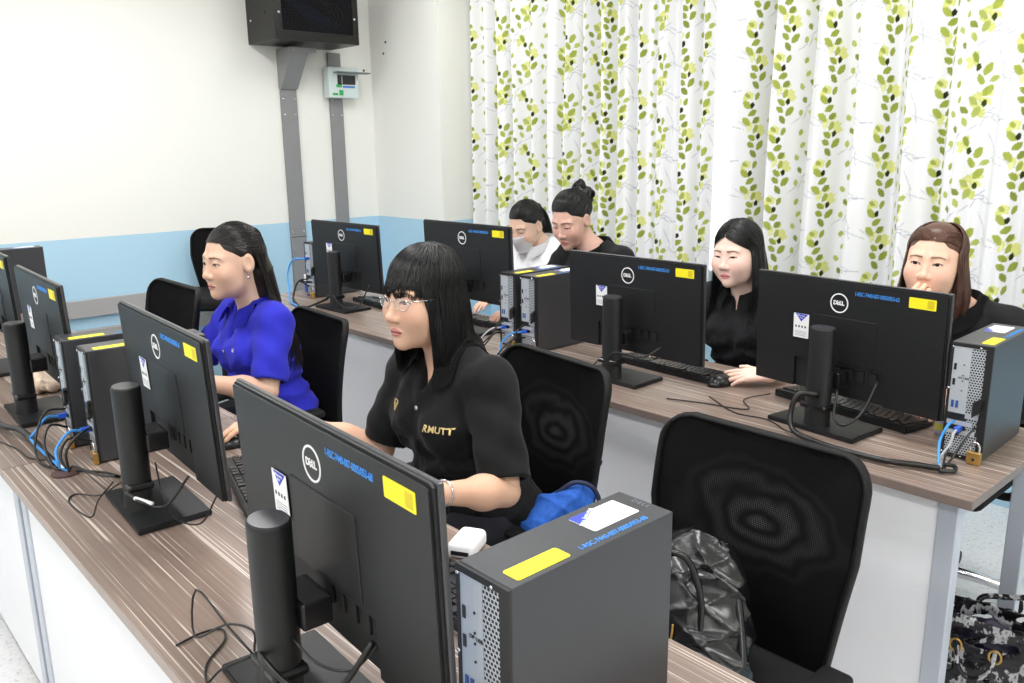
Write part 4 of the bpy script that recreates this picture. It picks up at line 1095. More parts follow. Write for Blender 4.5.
            if sl > 1:
                w = Wr[s]; en2 = e+(w-e)*(sl-1); a2 = (w-e)/np.linalg.norm(w-e); t2 = (P-e.astype(f32))@a2.astype(f32)
                k2 = cap(P, e, en2+a2*0.02, 0.052, 0.042) + 0.003*np.sin(t2*80+P[:, 2]*40)
                k2 = smax(k2, t2-np.linalg.norm(en2-e), 0.003)
                k2 = smax(k2, -smax(cap(P, en2-a2*0.02, en2+a2*0.2, 0.034), -(t2-np.linalg.norm(en2-e)+0.02), 0.003), 0.002)
                d = smin(d, k2, 0.03)
        d = smax(d, 0.475-P[:, 2], 0.004)
        nv = nb + np.array([0, 0.014, 0.0])
        d = smax(d, -cap(P, nv-np.array([0, 0, 0.012]), nv+np.array([0, 0.02, 0.16]), neck_r+0.012, neck_r+0.035), 0.006)
        vz = cl.get('v', 0.07)
        f_ = P-(nb+np.array([0, 0.085, 0.005])).astype(f32)
        wd = np.clip((f_[:, 2]+vz)/vz, 0, 1)*cl.get('vw', 0.024)
        vd = np.maximum(np.maximum(np.abs(f_[:, 0])-wd, -(f_[:, 2]+vz)), np.abs(f_[:, 1])-0.075)
        d = smax(d, -vd, 0.004)
        return d
    lo = np.minimum(np.array([-0.30, -0.19, 0.45]), np.minimum(El[1], El[-1])-0.08); hi = np.maximum(np.array([0.30, 0.22, zs+0.11]), np.maximum(El[1], El[-1])+0.08)
    if sl > 1: lo = np.minimum(lo, np.minimum(Wr[1], Wr[-1])-0.06); hi = np.maximum(hi, np.maximum(Wr[1], Wr[-1])+0.06)
    V, Q = snet(shirt, lo, hi, o.get('hsh', 0.0055))
    sme = np_mesh('shirt', V, Q); sh_o = obj('shirt', sme, cl['mat'], root, True)
    bvh = BVHTree.FromPolygons([Vector(v) for v in V], [tuple(q) for q in Q])
    def surf(x, z, lift=0.001):
        h = bvh.ray_cast(Vector((x, 0.6, z)), Vector((0, -1, 0)))
        return (h[0]+h[1]*lift, h[1]) if h[0] is not None else (Vector((x, sc[1]+0.1, z)), Vector((0, 1, 0)))
    if cl.get('collar', True):
        bm = B(); n = 44; rows = []
        a0 = math.radians(cl.get('gap', 16)); nv = nb+np.array([0, 0.012, 0.0])
        for i in range(n+1):
            t = i/n; a = a0 + t*(2*PI-2*a0); dx, dy = math.sin(a), math.cos(a)
            front = max(0, 1-min(t, 1-t)/0.20); ft = front**1.3
            r_in, r_top, r_out = neck_r+0.013, neck_r+0.016, neck_r+0.042+0.016*ft
            zi = 0.018-(cl.get('cdrop', 0.062)-0.012)*(0.5+0.5*dy)**1.5; zt_ = 0.046-cl.get('cdrop', 0.062)*(0.5+0.5*dy)**1.5; zo = 0.004-0.050*(0.5+0.5*dy)-0.030*ft
            yo = 0.0+0.022*(0.5+0.5*dy)
            pr = [(r_in, zi-0.01), (r_in, zi+0.01), (r_top, zt_), (r_top+0.006, zt_-0.001), ((r_top+r_out)/2+0.003, (zt_+zo)/2+0.007), (r_out, zo)]
            rows.append([bm.verts.new((nv[0]+dx*r*1.02, nv[1]+yo+dy*r*1.08, nv[2]+z)) for r, z in pr])
        for v in bm.verts: pass
        for a_, b_ in zip(rows, rows[1:]):
            for j in range(len(a_)-1): bm.faces.new((a_[j], a_[j+1], b_[j+1], b_[j]))
        # drape the outer part on the shirt
        P = np.array([v.co for v in bm.verts], f32); 
        for it in range(2):
            d = shirt(P); m = d < 0.004; e = 1e-3
            if m.any():
                fm = P[m]; g = np.stack([shirt(fm+V3(e, 0, 0))-shirt(fm-V3(e, 0, 0)), shirt(fm+V3(0, e, 0))-shirt(fm-V3(0, e, 0)), shirt(fm+V3(0, 0, e))-shirt(fm-V3(0, 0, e))], 1)
                P[m] = fm+nrm(g)*(0.004-d[m])[:, None]
        for v, p in zip(bm.verts, P): v.co = p
        bmesh.ops.solidify(bm, geom=list(bm.faces), thickness=-0.0025)
        obj('collar', bm, cl.get('cmat', cl['mat']), sh_o, True)
    zt0 = nb[2]-cl.get('v', 0.07)+0.02
    if cl.get('placket', True):
        bm = B(); rows = []
        for i in range(16):
            z = zt0+0.006 - i*cl.get('plen', 0.13)/15
            rows.append([bm.verts.new(surf(sc[0]+dx, z, 0.0025 if abs(dx) < 0.014 else 0.0)[0]) for dx in (-0.0155, -0.014, 0, 0.014, 0.0155)])
        for a_, b_ in zip(rows, rows[1:]):
            for j in range(4): bm.faces.new((a_[j], b_[j], b_[j+1], a_[j+1]))
        obj('placket', bm, cl['mat'], sh_o, True)
        for k in range(cl.get('nb', 2)):
            z = zt0 - 0.008 - k*0.042; p, nn = surf(sc[0], z, 0.0025)
            bm = B(); cyl(bm, p, p+nn*0.002, 0.0055, n=16); cyl(bm, p+nn*0.002, p+nn*0.0026, 0.0014, n=8, mi=1); obj('button', bm, [cl.get('bmat', 'button_white'), 'port'], sh_o, True)
    for txt, tx, tz, size, mt in cl.get('text', []):
        me = text_mesh(txt, size, 0.0, 1.05, 0.0006); b2 = B(); b2.from_mesh(me)
        bmesh.ops.triangulate(b2, faces=b2.faces)
        ps = project(bvh, (sc[0]+tx, sc[1], sc[2]+tz), (-1, 0, 0), (0, 0, 1), [v.co for v in b2.verts], 0.0014)
        for v, p in zip(b2.verts, ps): v.co = p
        obj('chest_lettering', b2, mt, sh_o, label='gold embroidered lettering RMUTT' if txt == 'RMUTT' else 'small white chest lettering')
    if cl.get('shield'):
        tx, tz = cl['shield']; b2 = B()
        def stroke(pl, r=0.0012):
            ps = project(bvh, (sc[0]+tx, sc[1], sc[2]+tz), (-1, 0, 0), (0, 0, 1), [Vector((a, b, 0)) for a, b in pl], 0.0010)
            tube(b2, ps, r, 6, k=3)
        stroke([(-0.012, 0.010), (0.0, 0.013), (0.012, 0.010), (0.012, 0.0), (0.006, -0.010), (0, -0.015), (-0.006, -0.010), (-0.012, 0.0), (-0.012, 0.010)])
        stroke([(-0.008, 0.006), (-0.002, -0.008), (0.003, -0.004), (0.009, 0.006)], 0.0014)
        obj('chest_emblem', b2, 'gold_thread', sh_o, True, label='gold embroidered shield emblem')
    # ---- trousers and shoes
    def trous(P):
        d = ell(P, (0, -0.01, 0.545), (0.185*build, 0.138, 0.10))
        for s in (-1, 1):
            kn = np.array([s*0.115, 0.40, 0.505]); an = np.array([s*0.11, 0.36, 0.10])
            d = smin(d, cap(P, (s*0.085, 0.01, 0.54), kn, 0.09, 0.07), 0.04); d = smin(d, cap(P, kn, an, 0.068, 0.058), 0.03)
        d = d + 0.003*np.sin(P[:, 1]*60+P[:, 0]*30)
        return smax(smax(d, 0.105-P[:, 2], 0.004), P[:, 2]-0.60, 0.004)
    V, Q = snet(trous, (-0.25, -0.19, 0.06), (0.25, 0.52, 0.66), 0.009); obj('trousers', np_mesh('trousers', V, Q), o.get('trousers', 'cloth_navy'), root, True)
    for s in (-1, 1):
        def shoe(P, s=s):
            d = smin(ell(P, (s*0.11, 0.36, 0.045), (0.036, 0.05, 0.045)), ell(P, (s*0.115, 0.45, 0.034), (0.042, 0.09, 0.034)), 0.03)
            return smax(d, 0.002-P[:, 2], 0.003)
        V, Q = snet(shoe, (s*0.11-0.06, 0.28, -0.01), (s*0.11+0.06, 0.58, 0.11), 0.006); obj('shoe', np_mesh('shoe', V, Q), 'leather', root, True)
    # ---- hair
    def solid(P):
        return np.minimum(np.minimum(head_sdf(toH(P), dict(o))*hs, neck(P)), torso(P, gz_+0.004))
    hair = o['hair']; sets, capf = hair(H, fromH, hc, sc, nb)
    V, Q = strands_mesh(sets, solid, o.get('hr', 0.0011))
    cap_lo = hc-0.16; cap_hi = hc+0.16
    def capsdf(P):
        q = toH(P); d = ell(q, HC_, HR_*0.955)
        d = smax(d, -ell(q, (0, 0.112, -0.018), (0.078, 0.088, 0.122+o.get('fh', 0.0))), 0.008)
        d = smax(d, -(q[:, 2]+0.055+ 0.35*np.maximum(q[:, 1]+0.05, 0)), 0.006)
        if not o.get('ears_hidden'): d = smax(d, -ell(np.stack([np.abs(q[:, 0]), q[:, 1], q[:, 2]], 1), (0.09, 0.004, -0.018), (0.035, 0.034, 0.038)), 0.005)
        if capf is not None: d = capf(q, P, d)
        return d
    V2, Q2 = snet(capsdf, cap_lo-np.array([0, 0, o.get('capdown', 0)]), cap_hi, 0.004)
    Va = np.concatenate([V, V2]); Qa = np.concatenate([Q, Q2+len(V)])
    obj('hair', np_mesh('hair', Va, Qa), o['hairmat'], root, True)
    return root, H, fromH, surf, sc, nb
M['eye_white'] = plain('eye_white', (226, 218, 214), 0.25)
M['iris'] = plain('iris_brown', (44, 26, 20), 0.2)
M['pupil'] = plain('pupil', (14, 10, 10), 0.1)
M['button_white'] = plain('pearl_button', (206, 214, 214), 0.25)
M['gold_thread'] = plain('gold_thread', (214, 190, 128), 0.5)
M['cloth_black'] = cloth('black_polo', (15, 15, 17))
M['cloth_black2'] = cloth('black_shirt', (24, 24, 27))
M['cloth_blue'] = cloth('royal_blue_polo', (48, 50, 190), var=0.06)
M['cloth_white'] = cloth('white_blouse', (240, 240, 242), var=0.02)
M['cloth_navy'] = cloth('dark_trousers', (30, 30, 38))
M['hair_black'] = hair_mat('black_hair', (9, 9, 10), (18, 17, 18))
M['hair_dark'] = hair_mat('dark_brown_black_hair', (14, 11, 10), (30, 22, 20))
M['hair_brown'] = hair_mat('brown_hair', (62, 38, 30), (112, 74, 58))
# ------------------------------------------------------------------ hair styles (dirs in the head frame, ends in the person frame)
def D(x, y, z): return np.stack(np.broadcast_arrays(np.asarray(x, float), np.asarray(y, float), np.asarray(z, float)), -1)
def hp(H, P):                                  # head-frame points -> person frame
    return P@np.array(H.to_3x3()).T + np.array(H.translation)
def hair_bob(H, fromH, hc, sc, nb):
    sets = []
    n = 900; ph = U(-52, 52, n)*PI/180           # fringe
    d0 = D(np.sin(ph)*0.25+U(-.05, .05, n), -0.05+U(-.1, .1, n), 1); z = -0.16-0.10*(np.abs(ph) > 0.55)+U(-.10, .06, n)
    sets.append(strand_set(H, d0, D(np.sin(ph)*0.95, np.cos(ph), z), 14, 0.045, jit=0.012, rs=1.0))
    n = 2600; ph = np.concatenate([U(46, 180, n//2), -U(46, 180, n//2)])*PI/180
    d0 = D(np.sin(ph)*0.15+U(-.06, .06, n), -0.22+U(-.12, .12, n), 1)
    el_ = -0.12+U(-.15, .1, n)
    R = 1.0+U(-0.08, 0.06, n); fr = np.clip((1.25-np.abs(ph))/0.45, 0, 1)
    x = np.sin(ph)*0.083*R*1.14; y = -0.018+np.cos(ph)*0.094*R*np.where(np.abs(ph) > 1.7, 1.22, 1.06) - 0.016*fr
    zend = -0.178+U(-.026, .022, n)+0.02*U(0, 1, n)**4 - 0.012*(np.abs(ph) > 1.3)
    E_ = np.stack([x*1.00, y, zend], 1); C_ = np.stack([x*1.08, y*1.04, np.full(n, -0.07)], 1)
    sets.append(strand_set(H, d0, D(np.sin(ph), np.cos(ph), el_), 12, 0.05, hp(H, E_), hp(H, C_), 10, 0.022))
    def capf(q, P, d):
        b = np.maximum(np.linalg.norm((q[:, :2]-V3(0, -0.022))/V3(0.080, 0.086), axis=1)-1.0, 0)*0.0
        r = (np.linalg.norm((q[:, :2]-V3(0, -0.022))/V3(0.078, 0.082), axis=1)-1.0)*0.08
        w = smax(smax(r, -(r+0.016), 0.003), np.maximum(q[:, 2]-0.03, -(q[:, 2]+0.150)), 0.006)
        w = smax(w, q[:, 1]-0.012+0.25*np.maximum(-q[:, 2]-0.05, 0), 0.006)
        return smin(d, w, 0.012)
    return sets, capf
def back_roots(n, top=1.0):
    """roots on the hair line from ear to ear over the forehead, plus the nape"""
    a = U(-115, 115, n)*PI/180; k = np.abs(a)/(PI/2)
    z = np.interp(k, [0, 0.35, 0.62, 0.80, 1.0, 1.3], [0.46, 0.42, 0.30, 0.06, -0.04, -0.45])+U(-.02, .05, n)+U(0, 1, n)**3*0.25
    return D(np.sin(a), np.cos(a), z), a
def hair_long_back(H, fromH, hc, sc, nb):
    sets = []
    n = 1100; d0, a = back_roots(n)
    sets.append(strand_set(H, d0, D(np.sin(a)*0.35+U(-.1, .1, n), -1, 0.10+U(-.1, .25, n)), 14, 0.035,
                hc+np.stack([np.sin(a)*0.02+U(-.05, .05, n), -0.120+U(-.02, .015, n), U(-.40, -.30, n)], 1), hc+np.stack([np.sin(a)*0.05+U(-.02, .02, n), np.full(n, -0.135), np.full(n, -0.12)], 1), 12, 0.012))
    n = 800; a = U(100, 260, n)*PI/180
    sets.append(strand_set(H, D(np.sin(a)*0.3, -0.4+U(-.1, .1, n), 1), D(np.sin(a)*0.9, np.cos(a), -0.2+U(-.1, .2, n)), 10, 0.03,
                hc+np.stack([np.sin(a)*0.075-0.015, -0.105+U(-.03, .03, n), U(-.38, -.27, n)], 1), hc+np.stack([np.sin(a)*0.085, np.full(n, -0.11), np.full(n, -0.12)], 1), 12, 0.015))
    def capf(q, P, d):
        w = cap(q, (0.0, -0.075, 0.02), (0.0, -0.10, -0.14), 0.050, 0.048)
        w = smin(w, cap(q, (-0.03, -0.08, -0.05), (-0.03, -0.11, -0.20), 0.04, 0.035), 0.03); w = smin(w, cap(q, (0.03, -0.08, -0.05), (0.03, -0.11, -0.20), 0.04, 0.035), 0.03)
        return smin(d, w, 0.02)
    return sets, capf
def hair_pony(H, fromH, hc, sc, nb):
    n = 1000; d0, a = back_roots(n)
    sets = [strand_set(H, d0, D(U(-.08, .08, n), -1, 0.45+U(-.06, .06, n)), 14, 0.02, hp(H, np.stack([U(-.025, .025, n), -0.135+U(-.03, .02, n), U(-.15, -.08, n)], 1)), hp(H, np.stack([U(-.02, .02, n), np.full(n, -0.175), np.full(n, 0.03)], 1)), 10, 0.01)]
    def capf(q, P, d): return smin(d, cap(q, (0, -0.12, 0.05), (0, -0.13, -0.08), 0.022, 0.015), 0.01)
    return sets, capf
def hair_bun(H, fromH, hc, sc, nb):
    n = 1000; d0, a = back_roots(n)
    sets = [strand_set(H, d0, D(np.sin(a)*0.12+U(-.08, .08, n), -0.95, 0.40+U(-.08, .08, n)), 14, 0.05, jit=0.012)]
    for k in range(5):
        n = 90; c = np.array([U(-.02, .02, 1)[0], -0.112-0.012*(k % 2), 0.055+0.012*k]); a = U(0, 6.28, n)
        t = np.linspace(0, 1, 12)[None]; ang = a[:, None]*0.15 + t*4.6 + k
        rr = 0.030+U(-.006, .006, n)[:, None]
        P = np.stack([c[0]+rr*np.cos(ang)*1.1, c[1]+rr*0.6*np.sin(ang*1.0+k)+U(-.008, .008, n)[:, None], c[2]+rr*np.sin(ang)], -1)
        sets.append(hp(H, P.reshape(-1, 3)).reshape(P.shape))
    def capf(q, P, d):
        b = smin(sph(q, (0.020, -0.110, 0.078), 0.031), sph(q, (-0.020, -0.112, 0.080), 0.031), 0.01); b = smin(b, sph(q, (0, -0.112, 0.104), 0.018), 0.008)
        b = smin(b, sph(q, (0.0, -0.122, 0.056), 0.034), 0.01)
        return smin(d, b, 0.006)
    return sets, capf
def hair_long_part(H, fromH, hc, sc, nb):
    sets = []
    for s in (-1, 1):
        n = 1000; u = U(0, 1, n)**0.8
        tq = np.radians(24+95*u); d0 = D(0.06+s*0.03+U(-.01, .01, n), np.cos(tq), np.sin(tq)); yt = 0.50-1.43*u
        d1 = D(s*1.0, yt, -0.12+U(-.1, .08, n))
        front = u < 0.42
        ex = s*np.where(front, 0.088+U(-.012, .02, n), 0.075+U(-.05, .02, n)); ey = np.where(front, 0.030-0.10*u/0.42+U(-.015, .02, n), -0.10+U(-.02, .02, n))
        ez = U(-.34, -.26, n)
        c = np.stack([s*np.where(front, 0.094, 0.088), np.interp(u, [0, 1], [0.030, -0.10]), np.full(n, -0.09)], 1)
        sets.append(strand_set(H, d0, d1, 13, 0.012, hc+np.stack([ex, ey, ez], 1), hp(H, c), 12, 0.010))
    def capf(q, P, d):
        s = np.abs(q[:, 0])
        sq = np.stack([s, q[:, 1], q[:, 2]], 1)
        w = cap(sq, (0.062, -0.045, 0.0), (0.062, -0.055, -0.15), 0.026, 0.03); w = smin(w, cap(sq, (0.02, -0.075, 0.0), (0.02, -0.085, -0.16), 0.035, 0.035), 0.03)
        return smin(d, w, 0.015)
    return sets, capf
def hair_shoulder_swept(H, fromH, hc, sc, nb):
    sets = []
    n = 1500; a = U(-80, 80, n)*PI/180; k = np.abs(a)/(PI/2)
    z = np.interp(k, [0, 0.45, 0.72, 0.88], [0.46, 0.42, 0.24, 0.05])+U(-.02, .05, n)+U(0, 1, n)**3*0.3; s = np.where(a > -0.12, 1, -1)
    d0 = D(np.sin(a), np.cos(a), z); d1 = D(s*1.0, -0.15-0.9*U(0, 1, n), 0.25+U(-.1, .2, n))
    E_ = np.stack([s*(0.090+U(-.01, .02, n)), -0.03+U(-.05, .03, n), -0.155+U(-.02, .02, n)], 1); C_ = np.stack([s*0.100, -0.03+U(-.03, .03, n), np.full(n, -0.06)], 1)
    sets.append(strand_set(H, d0, d1, 14, 0.008, hp(H, E_), hp(H, C_), 10, 0.010, 0.985))
    n = 1300; a = np.concatenate([U(62, 180, n//2), -U(62, 180, n//2)])*PI/180
    x = np.sin(a)*0.090; y = -0.020+np.cos(a)*0.092
    E_ = np.stack([x*1.02, y*0.95, -0.16+U(-.02, .015, n)], 1); C_ = np.stack([x*1.12, y*1.05, np.full(n, -0.06)], 1)
    sets.append(strand_set(H, D(np.sin(a)*0.2, -0.45+U(-.15, .15, n), 1), D(np.sin(a), np.cos(a), -0.1+U(-.1, .1, n)), 12, 0.035, hp(H, E_), hp(H, C_), 10, 0.014))
    def capf(q, P, d):
        r = (np.linalg.norm((q[:, :2]-V3(0, -0.022))/V3(0.078, 0.082), axis=1)-1.0)*0.08
        w = smax(smax(r, -(r+0.016), 0.003), np.maximum(q[:, 2]-0.03, -(q[:, 2]+0.145)), 0.006)
        w = smax(w, q[:, 1]+0.004, 0.006)
        return smin(d, w, 0.012)
    return sets, capf

# ------------------------------------------------------------------ the six women
W1 = person((-1.63, 1.345), 'woman in a black polo shirt with glasses and a black bob, looking at her monitor', dict(
    hs=1.06, head=(-1.678, 1.215, 1.150), hrot=(4, 2, 0), sh=(-1.650, 1.275, 0.962), ws=0.172, build=1.06,
    elL=(-1.365, 1.205, 0.725), wrL=(-1.345, 0.995, 0.790), elR=(-1.860, 1.19, 0.705), wrR=(-2.033, 0.958, 0.803),
    hands={-1: dict(world=True, dir=(-0.35, -1, -0.05), back=(0, 0, 1), curl=0.35, flip=1), 1: dict(world=True, dir=(-0.16, -1, 0.0), back=(0, 0, 1), curl=[0.26, 0.24, 0.28, 0.34], h=0.0022)},
    skin=(226, 184, 158), lips=(196, 128, 122), lid=0.75, gaze=(0.05, -0.22), fat=0.001, h=0.0019, ears_hidden=True,
    shirt=dict(mat='cloth_black', sleeve=0.90, cuff=0.066, v=0.092, vw=0.042, nb=2, plen=0.13, gap=36, text=[('RMUTT', -0.098, -0.120, 0.022, 'gold_thread')], shield=(0.085, -0.095)),
    hair=hair_bob, hairmat='hair_black', hr=0.0012, capdown=0.02))
W2 = person((-2.80, 1.335), 'woman in a bright blue polo shirt with long black hair tied back', dict(
    hs=1.05, head=(-2.765, 1.205, 1.142), hrot=(8, 3, 0), sh=(-2.795, 1.285, 0.945), ws=0.160, build=1.0,
    elL=(-2.560, 1.20, 0.720), wrL=(-2.62, 0.985, 0.785), elR=(-3.05, 1.16, 0.73), wrR=(-2.97, 0.94, 0.790),
    hands={-1: dict(world=True, dir=(-0.5, -1, -0.05), back=(0, 0, 1), curl=0.35), 1: dict(world=True, dir=(0.3, -1, -0.05), back=(0, 0, 1), curl=0.35)},
    skin=(230, 190, 166), lips=(208, 146, 136), lid=0.8, gaze=(0.05, -0.2), fat=-0.001, h=0.0022, fh=0.004,
    shirt=dict(mat='cloth_blue', sleeve=0.86, cuff=0.062, v=0.125, vw=0.048, gap=38, nb=2, plen=0.10, text=[('ab', -0.072, -0.105, 0.02, 'white_print')]),
    hair=hair_long_back, hairmat='hair_dark', hr=0.0012, capdown=0.10))
W3 = person((-3.13, 3.08), 'woman in a white blouse and face mask with a ponytail, bent over her desk', dict(
    head=(-3.150, 2.955, 1.112), hrot=(6, 22, 0), sh=(-3.12, 3.03, 0.985), ws=0.155,
    elL=(-2.92, 2.86, 0.76), wrL=(-2.98, 2.60, 0.80), elR=(-3.37, 2.86, 0.76), wrR=(-3.28, 2.60, 0.80),
    skin=(228, 190, 168), lid=0.5, gaze=(0, -0.5), h=0.0032, hsh=0.008,
    hands={1: dict(dir=(0, 1, -0.1), back=(0, 0.1, 1), h=0.004), -1: dict(dir=(0, 1, -0.1), back=(0, 0.1, 1), h=0.004)},
    shirt=dict(mat='cloth_white', sleeve=1.5, v=0.03, vw=0.01, placket=False), hair=hair_pony, hairmat='hair_black', hr=0.0014))
W4 = person((-2.54, 2.86), 'bun-haired woman in a black jacket looking down at her desk', dict(
    head=(-2.585, 2.70, 1.190), hrot=(8, 22, 0), sh=(-2.53, 2.79, 1.03), ws=0.168, build=1.08,
    elL=(-2.28, 2.66, 0.80), wrL=(-2.36, 2.44, 0.800), elR=(-2.79, 2.66, 0.80), wrR=(-2.70, 2.44, 0.800),
    skin=(222, 178, 160), lips=(196, 124, 120), lid=0.15, gaze=(0, -0.6), h=0.0026, hsh=0.007, brow=0.001,
    hands={1: dict(dir=(0, 1, -0.1), back=(0, 0.1, 1), h=0.004), -1: dict(dir=(0, 1, -0.1), back=(0, 0.1, 1), h=0.004)},
    shirt=dict(mat='cloth_black2', sleeve=1.7, v=0.13, vw=0.030, placket=False, gap=24), hair=hair_bun, hairmat='hair_black', hr=0.0013))
W5 = person((-1.745, 2.875), 'woman in a black blouse with long straight black hair, one hand on the desk', dict(
    head=(-1.745, 2.72, 1.110), hrot=(2, 5, 2), sh=(-1.735, 2.79, 0.935), ws=0.155, build=1.02,
    elL=(-1.385, 2.60, 0.795), wrL=(-1.352, 2.330, 0.790), elR=(-1.98, 2.68, 0.76), wrR=(-1.83, 2.46, 0.800),
    hands={-1: dict(world=True, dir=(-0.88, -0.62, -0.06), back=(-0.05, -0.45, 1), curl=[0.10, 0.14, 0.18, 0.24], thumb=-0.6, spread=1.3, h=0.0022)},
    skin=(244, 208, 192), lips=(210, 134, 132), lid=0.45, gaze=(-0.1, -0.35), fat=0.009, h=0.0022, brow=-0.001,
    shirt=dict(mat='cloth_black2', sleeve=1.45, v=0.09, vw=0.026, nb=1, plen=0.12, bmat='chair_frame', gap=20), hair=hair_long_part, hairmat='hair_black', hr=0.0012, ears_hidden=True, capdown=0.05))
W6 = person((-1.00, 2.86), 'brown-haired woman in black holding her fist to her mouth', dict(
    head=(-1.030, 2.705, 1.142), hrot=(6, -2, -2), sh=(-0.985, 2.80, 0.965), ws=0.165, build=1.05,
    elL=(-0.74, 2.67, 0.76), wrL=(-0.86, 2.44, 0.800), elR=(-1.12, 2.50, 0.800), wrR=(-1.040, 2.572, 0.990),
    hands={1: dict(world=True, dir=(0.42, -0.02, 0.9), back=(0.15, -1, 0.1), curl=[1.05, 1.15, 1.2, 1.2], thumb=0.8, spread=0.3, h=0.0022)},
    skin=(238, 194, 170), lips=(198, 126, 118), lid=0.75, gaze=(0.1, 0.1), fat=0.004, h=0.0022, mouth=0.003,
    shirt=dict(mat='cloth_black2', sleeve=1.45, v=0.05, vw=0.02, nb=1), hair=hair_shoulder_swept, hairmat='hair_brown', hr=0.0012, ears_hidden=True))

# glasses of W1
root, H, fromH, surf, sc, nb = W1
g = tag(empty('glasses', (0, 0, 0)), None); g.parent = root
mL = NT('lens_clear'); mL.base(rgb(255, 255, 255), 0.02); mL.b.inputs['Alpha'].default_value = 0.10; M['lens'] = mL.m
for s in (-1, 1):
    c = Vector((s*0.0325, 0.0925, -0.001)); n = 28
    pts = [Vector((math.cos(2*PI*i/n)*0.0225, -abs(math.cos(2*PI*i/n))*0.0+ -s*math.cos(2*PI*i/n)*0.004, math.sin(2*PI*i/n)*0.0155*(1 if math.sin(2*PI*i/n) < 0 else 0.85))) for i in range(n+1)]
    bm = B(); tube(bm, [H @ (c+p) for p in pts], 0.0008, 6, k=1); obj('lens_rim', bm, 'chrome', g, True)
    bm = B(); A_ = [bm.verts.new(H @ (c+p)) for p in pts[:-1]]; f = bm.faces.new(A_); r_ = bmesh.ops.solidify(bm, geom=[f], thickness=0.0012); obj('lens', bm, 'lens', g)
    bm = B(); tube(bm, [H @ Vector(p) for p in ((s*0.054, 0.088, 0.005), (s*0.066, 0.078, 0.007), (s*0.076, 0.045, 0.006))], 0.0015, 8); obj('temple_arm', bm, 'chrome', g, True)
    bm = B(); tube(bm, [H @ Vector(p) for p in ((s*0.076, 0.045, 0.006), (s*0.081, 0.01, 0.006), (s*0.083, -0.02, 0.002), (s*0.081, -0.035, -0.012))], 0.002, 8); obj('temple_tip', bm, 'plastic_gloss', g, True)
bm = B(); tube(bm, [H @ Vector(p) for p in ((-0.011, 0.0945, 0.003), (-0.005, 0.099, 0.007), (0.005, 0.099, 0.007), (0.011, 0.0945, 0.003))], 0.0010, 8); obj('bridge', bm, 'chrome', g, True)
# bracelet of W1 (left wrist), earrings of W2
wl = Vector((-(-1.345+1.63), -(0.995-1.345), 0.790)); el = Vector((-(-1.375+1.63), -(1.205-1.345), 0.735))
ax = (wl-el).normalized(); s1 = ax.orthogonal().normalized(); s2 = ax.cross(s1)
bm = B(); pc = wl-ax*0.018; tube(bm, [pc + (s1*math.cos(t)+s2*math.sin(t))*0.0275 for t in [2*PI*i/20 for i in range(21)]], 0.0028, 8, k=2); obj('bracelet', bm, 'chrome', root, True)
root, H, fromH, surf, sc, nb = W2
for s in (-1, 1):
    bm = B(); sphere(bm, H @ Vector((s*0.084, -0.002, -0.038)), 0.0022, 0, 10); tube(bm, [H @ Vector((s*0.084, -0.002, -0.038)), H @ Vector((s*0.085, -0.002, -0.046))], 0.0006, 6); sphere(bm, H @ Vector((s*0.085, -0.002, -0.051)), 0.0055, 0, 14, (0.6, 1, 1)); obj('earring', bm, 'chrome', root, True)
root, H, fromH, surf, sc, nb = W5
for s in (-1,):
    bm = B(); sphere(bm, H @ Vector((s*0.080, 0.0, -0.040)), 0.004, 0, 10); obj('earring', bm, 'chrome', root, True)
# face mask of W3
root, H, fromH, surf, sc, nb = W3
bm = B(); rows = []
for i in range(15):
    u = -1+2*i/14; row = []
    for j in range(9):
        v = j/8; z = -0.012-0.095*v; x = u*0.062*(1-0.12*v); y = 0.020+0.088*math.sqrt(max(0, 1-(u*0.93)**2))*(1-0.16*abs(v-0.35)) + (0.012*math.exp(-(u/0.25)**2-((v-0.25)/0.3)**2))
        row.append(bm.verts.new(H @ Vector((x, y, z + 0.0012*math.sin(v*20)))))
    rows.append(row)
for a, b in zip(rows, rows[1:]):
    for j in range(8): bm.faces.new((a[j], a[j+1], b[j+1], b[j]))
bmesh.ops.solidify(bm, geom=list(bm.faces), thickness=0.0015)
mk = obj('face_mask', bm, 'cloth_white', root, True, label='white face mask')
for s in (-1, 1):
    bm = B(); tube(bm, [H @ Vector(p) for p in ((s*0.060, 0.045, -0.02), (s*0.072, 0.01, 0.005), (s*0.080, -0.02, 0.015), (s*0.080, -0.025, -0.02), (s*0.060, 0.03, -0.075))], 0.0013, 6); obj('ear_loop', bm, 'cloth_white', mk, True)
# hair clip of W4
root, H, fromH, surf, sc, nb = W4
bm = B()
for s in (-1, 1):
    for k in range(5):
        tube(bm, [H @ Vector(p) for p in ((s*0.004, -0.110+k*0.002, 0.122), (s*(0.018+0.004*k), -0.108-0.008*k, 0.117-0.006*k), (s*(0.030+0.002*k), -0.112-0.008*k, 0.090-0.006*k))], 0.003, 6)
obj('hair_clip', bm, 'plastic_gloss', root, True)
# ------------------------------------------------------------------ cables, bags and small things
Z0 = DESK
def cable(pts, r, mat, label, cat='cable', name='cable', k=6, group=None):
    bm = B(); tube(bm, pts, r, 8, k=k); return tag(obj(name, bm, mat, None, True), label, cat, group)
def plug(o, p, d, mat='plug_blue', s=1.0):
    p = Vector(p); d = Vector(d).normalized(); q = d.to_track_quat('Y', 'Z').to_matrix().to_4x4()
    bm = B(); box(bm, (-0.0065*s, -0.022*s, -0.006*s), (0.0065*s, 0.0, 0.006*s), 0, 0.0015, mat=Matrix.Translation(p) @ q); obj('plug', bm, mat, o)
def zd(pts, z=0.004): return [(x, y, Z0+z+(w if w else 0)) for x, y, w in pts]
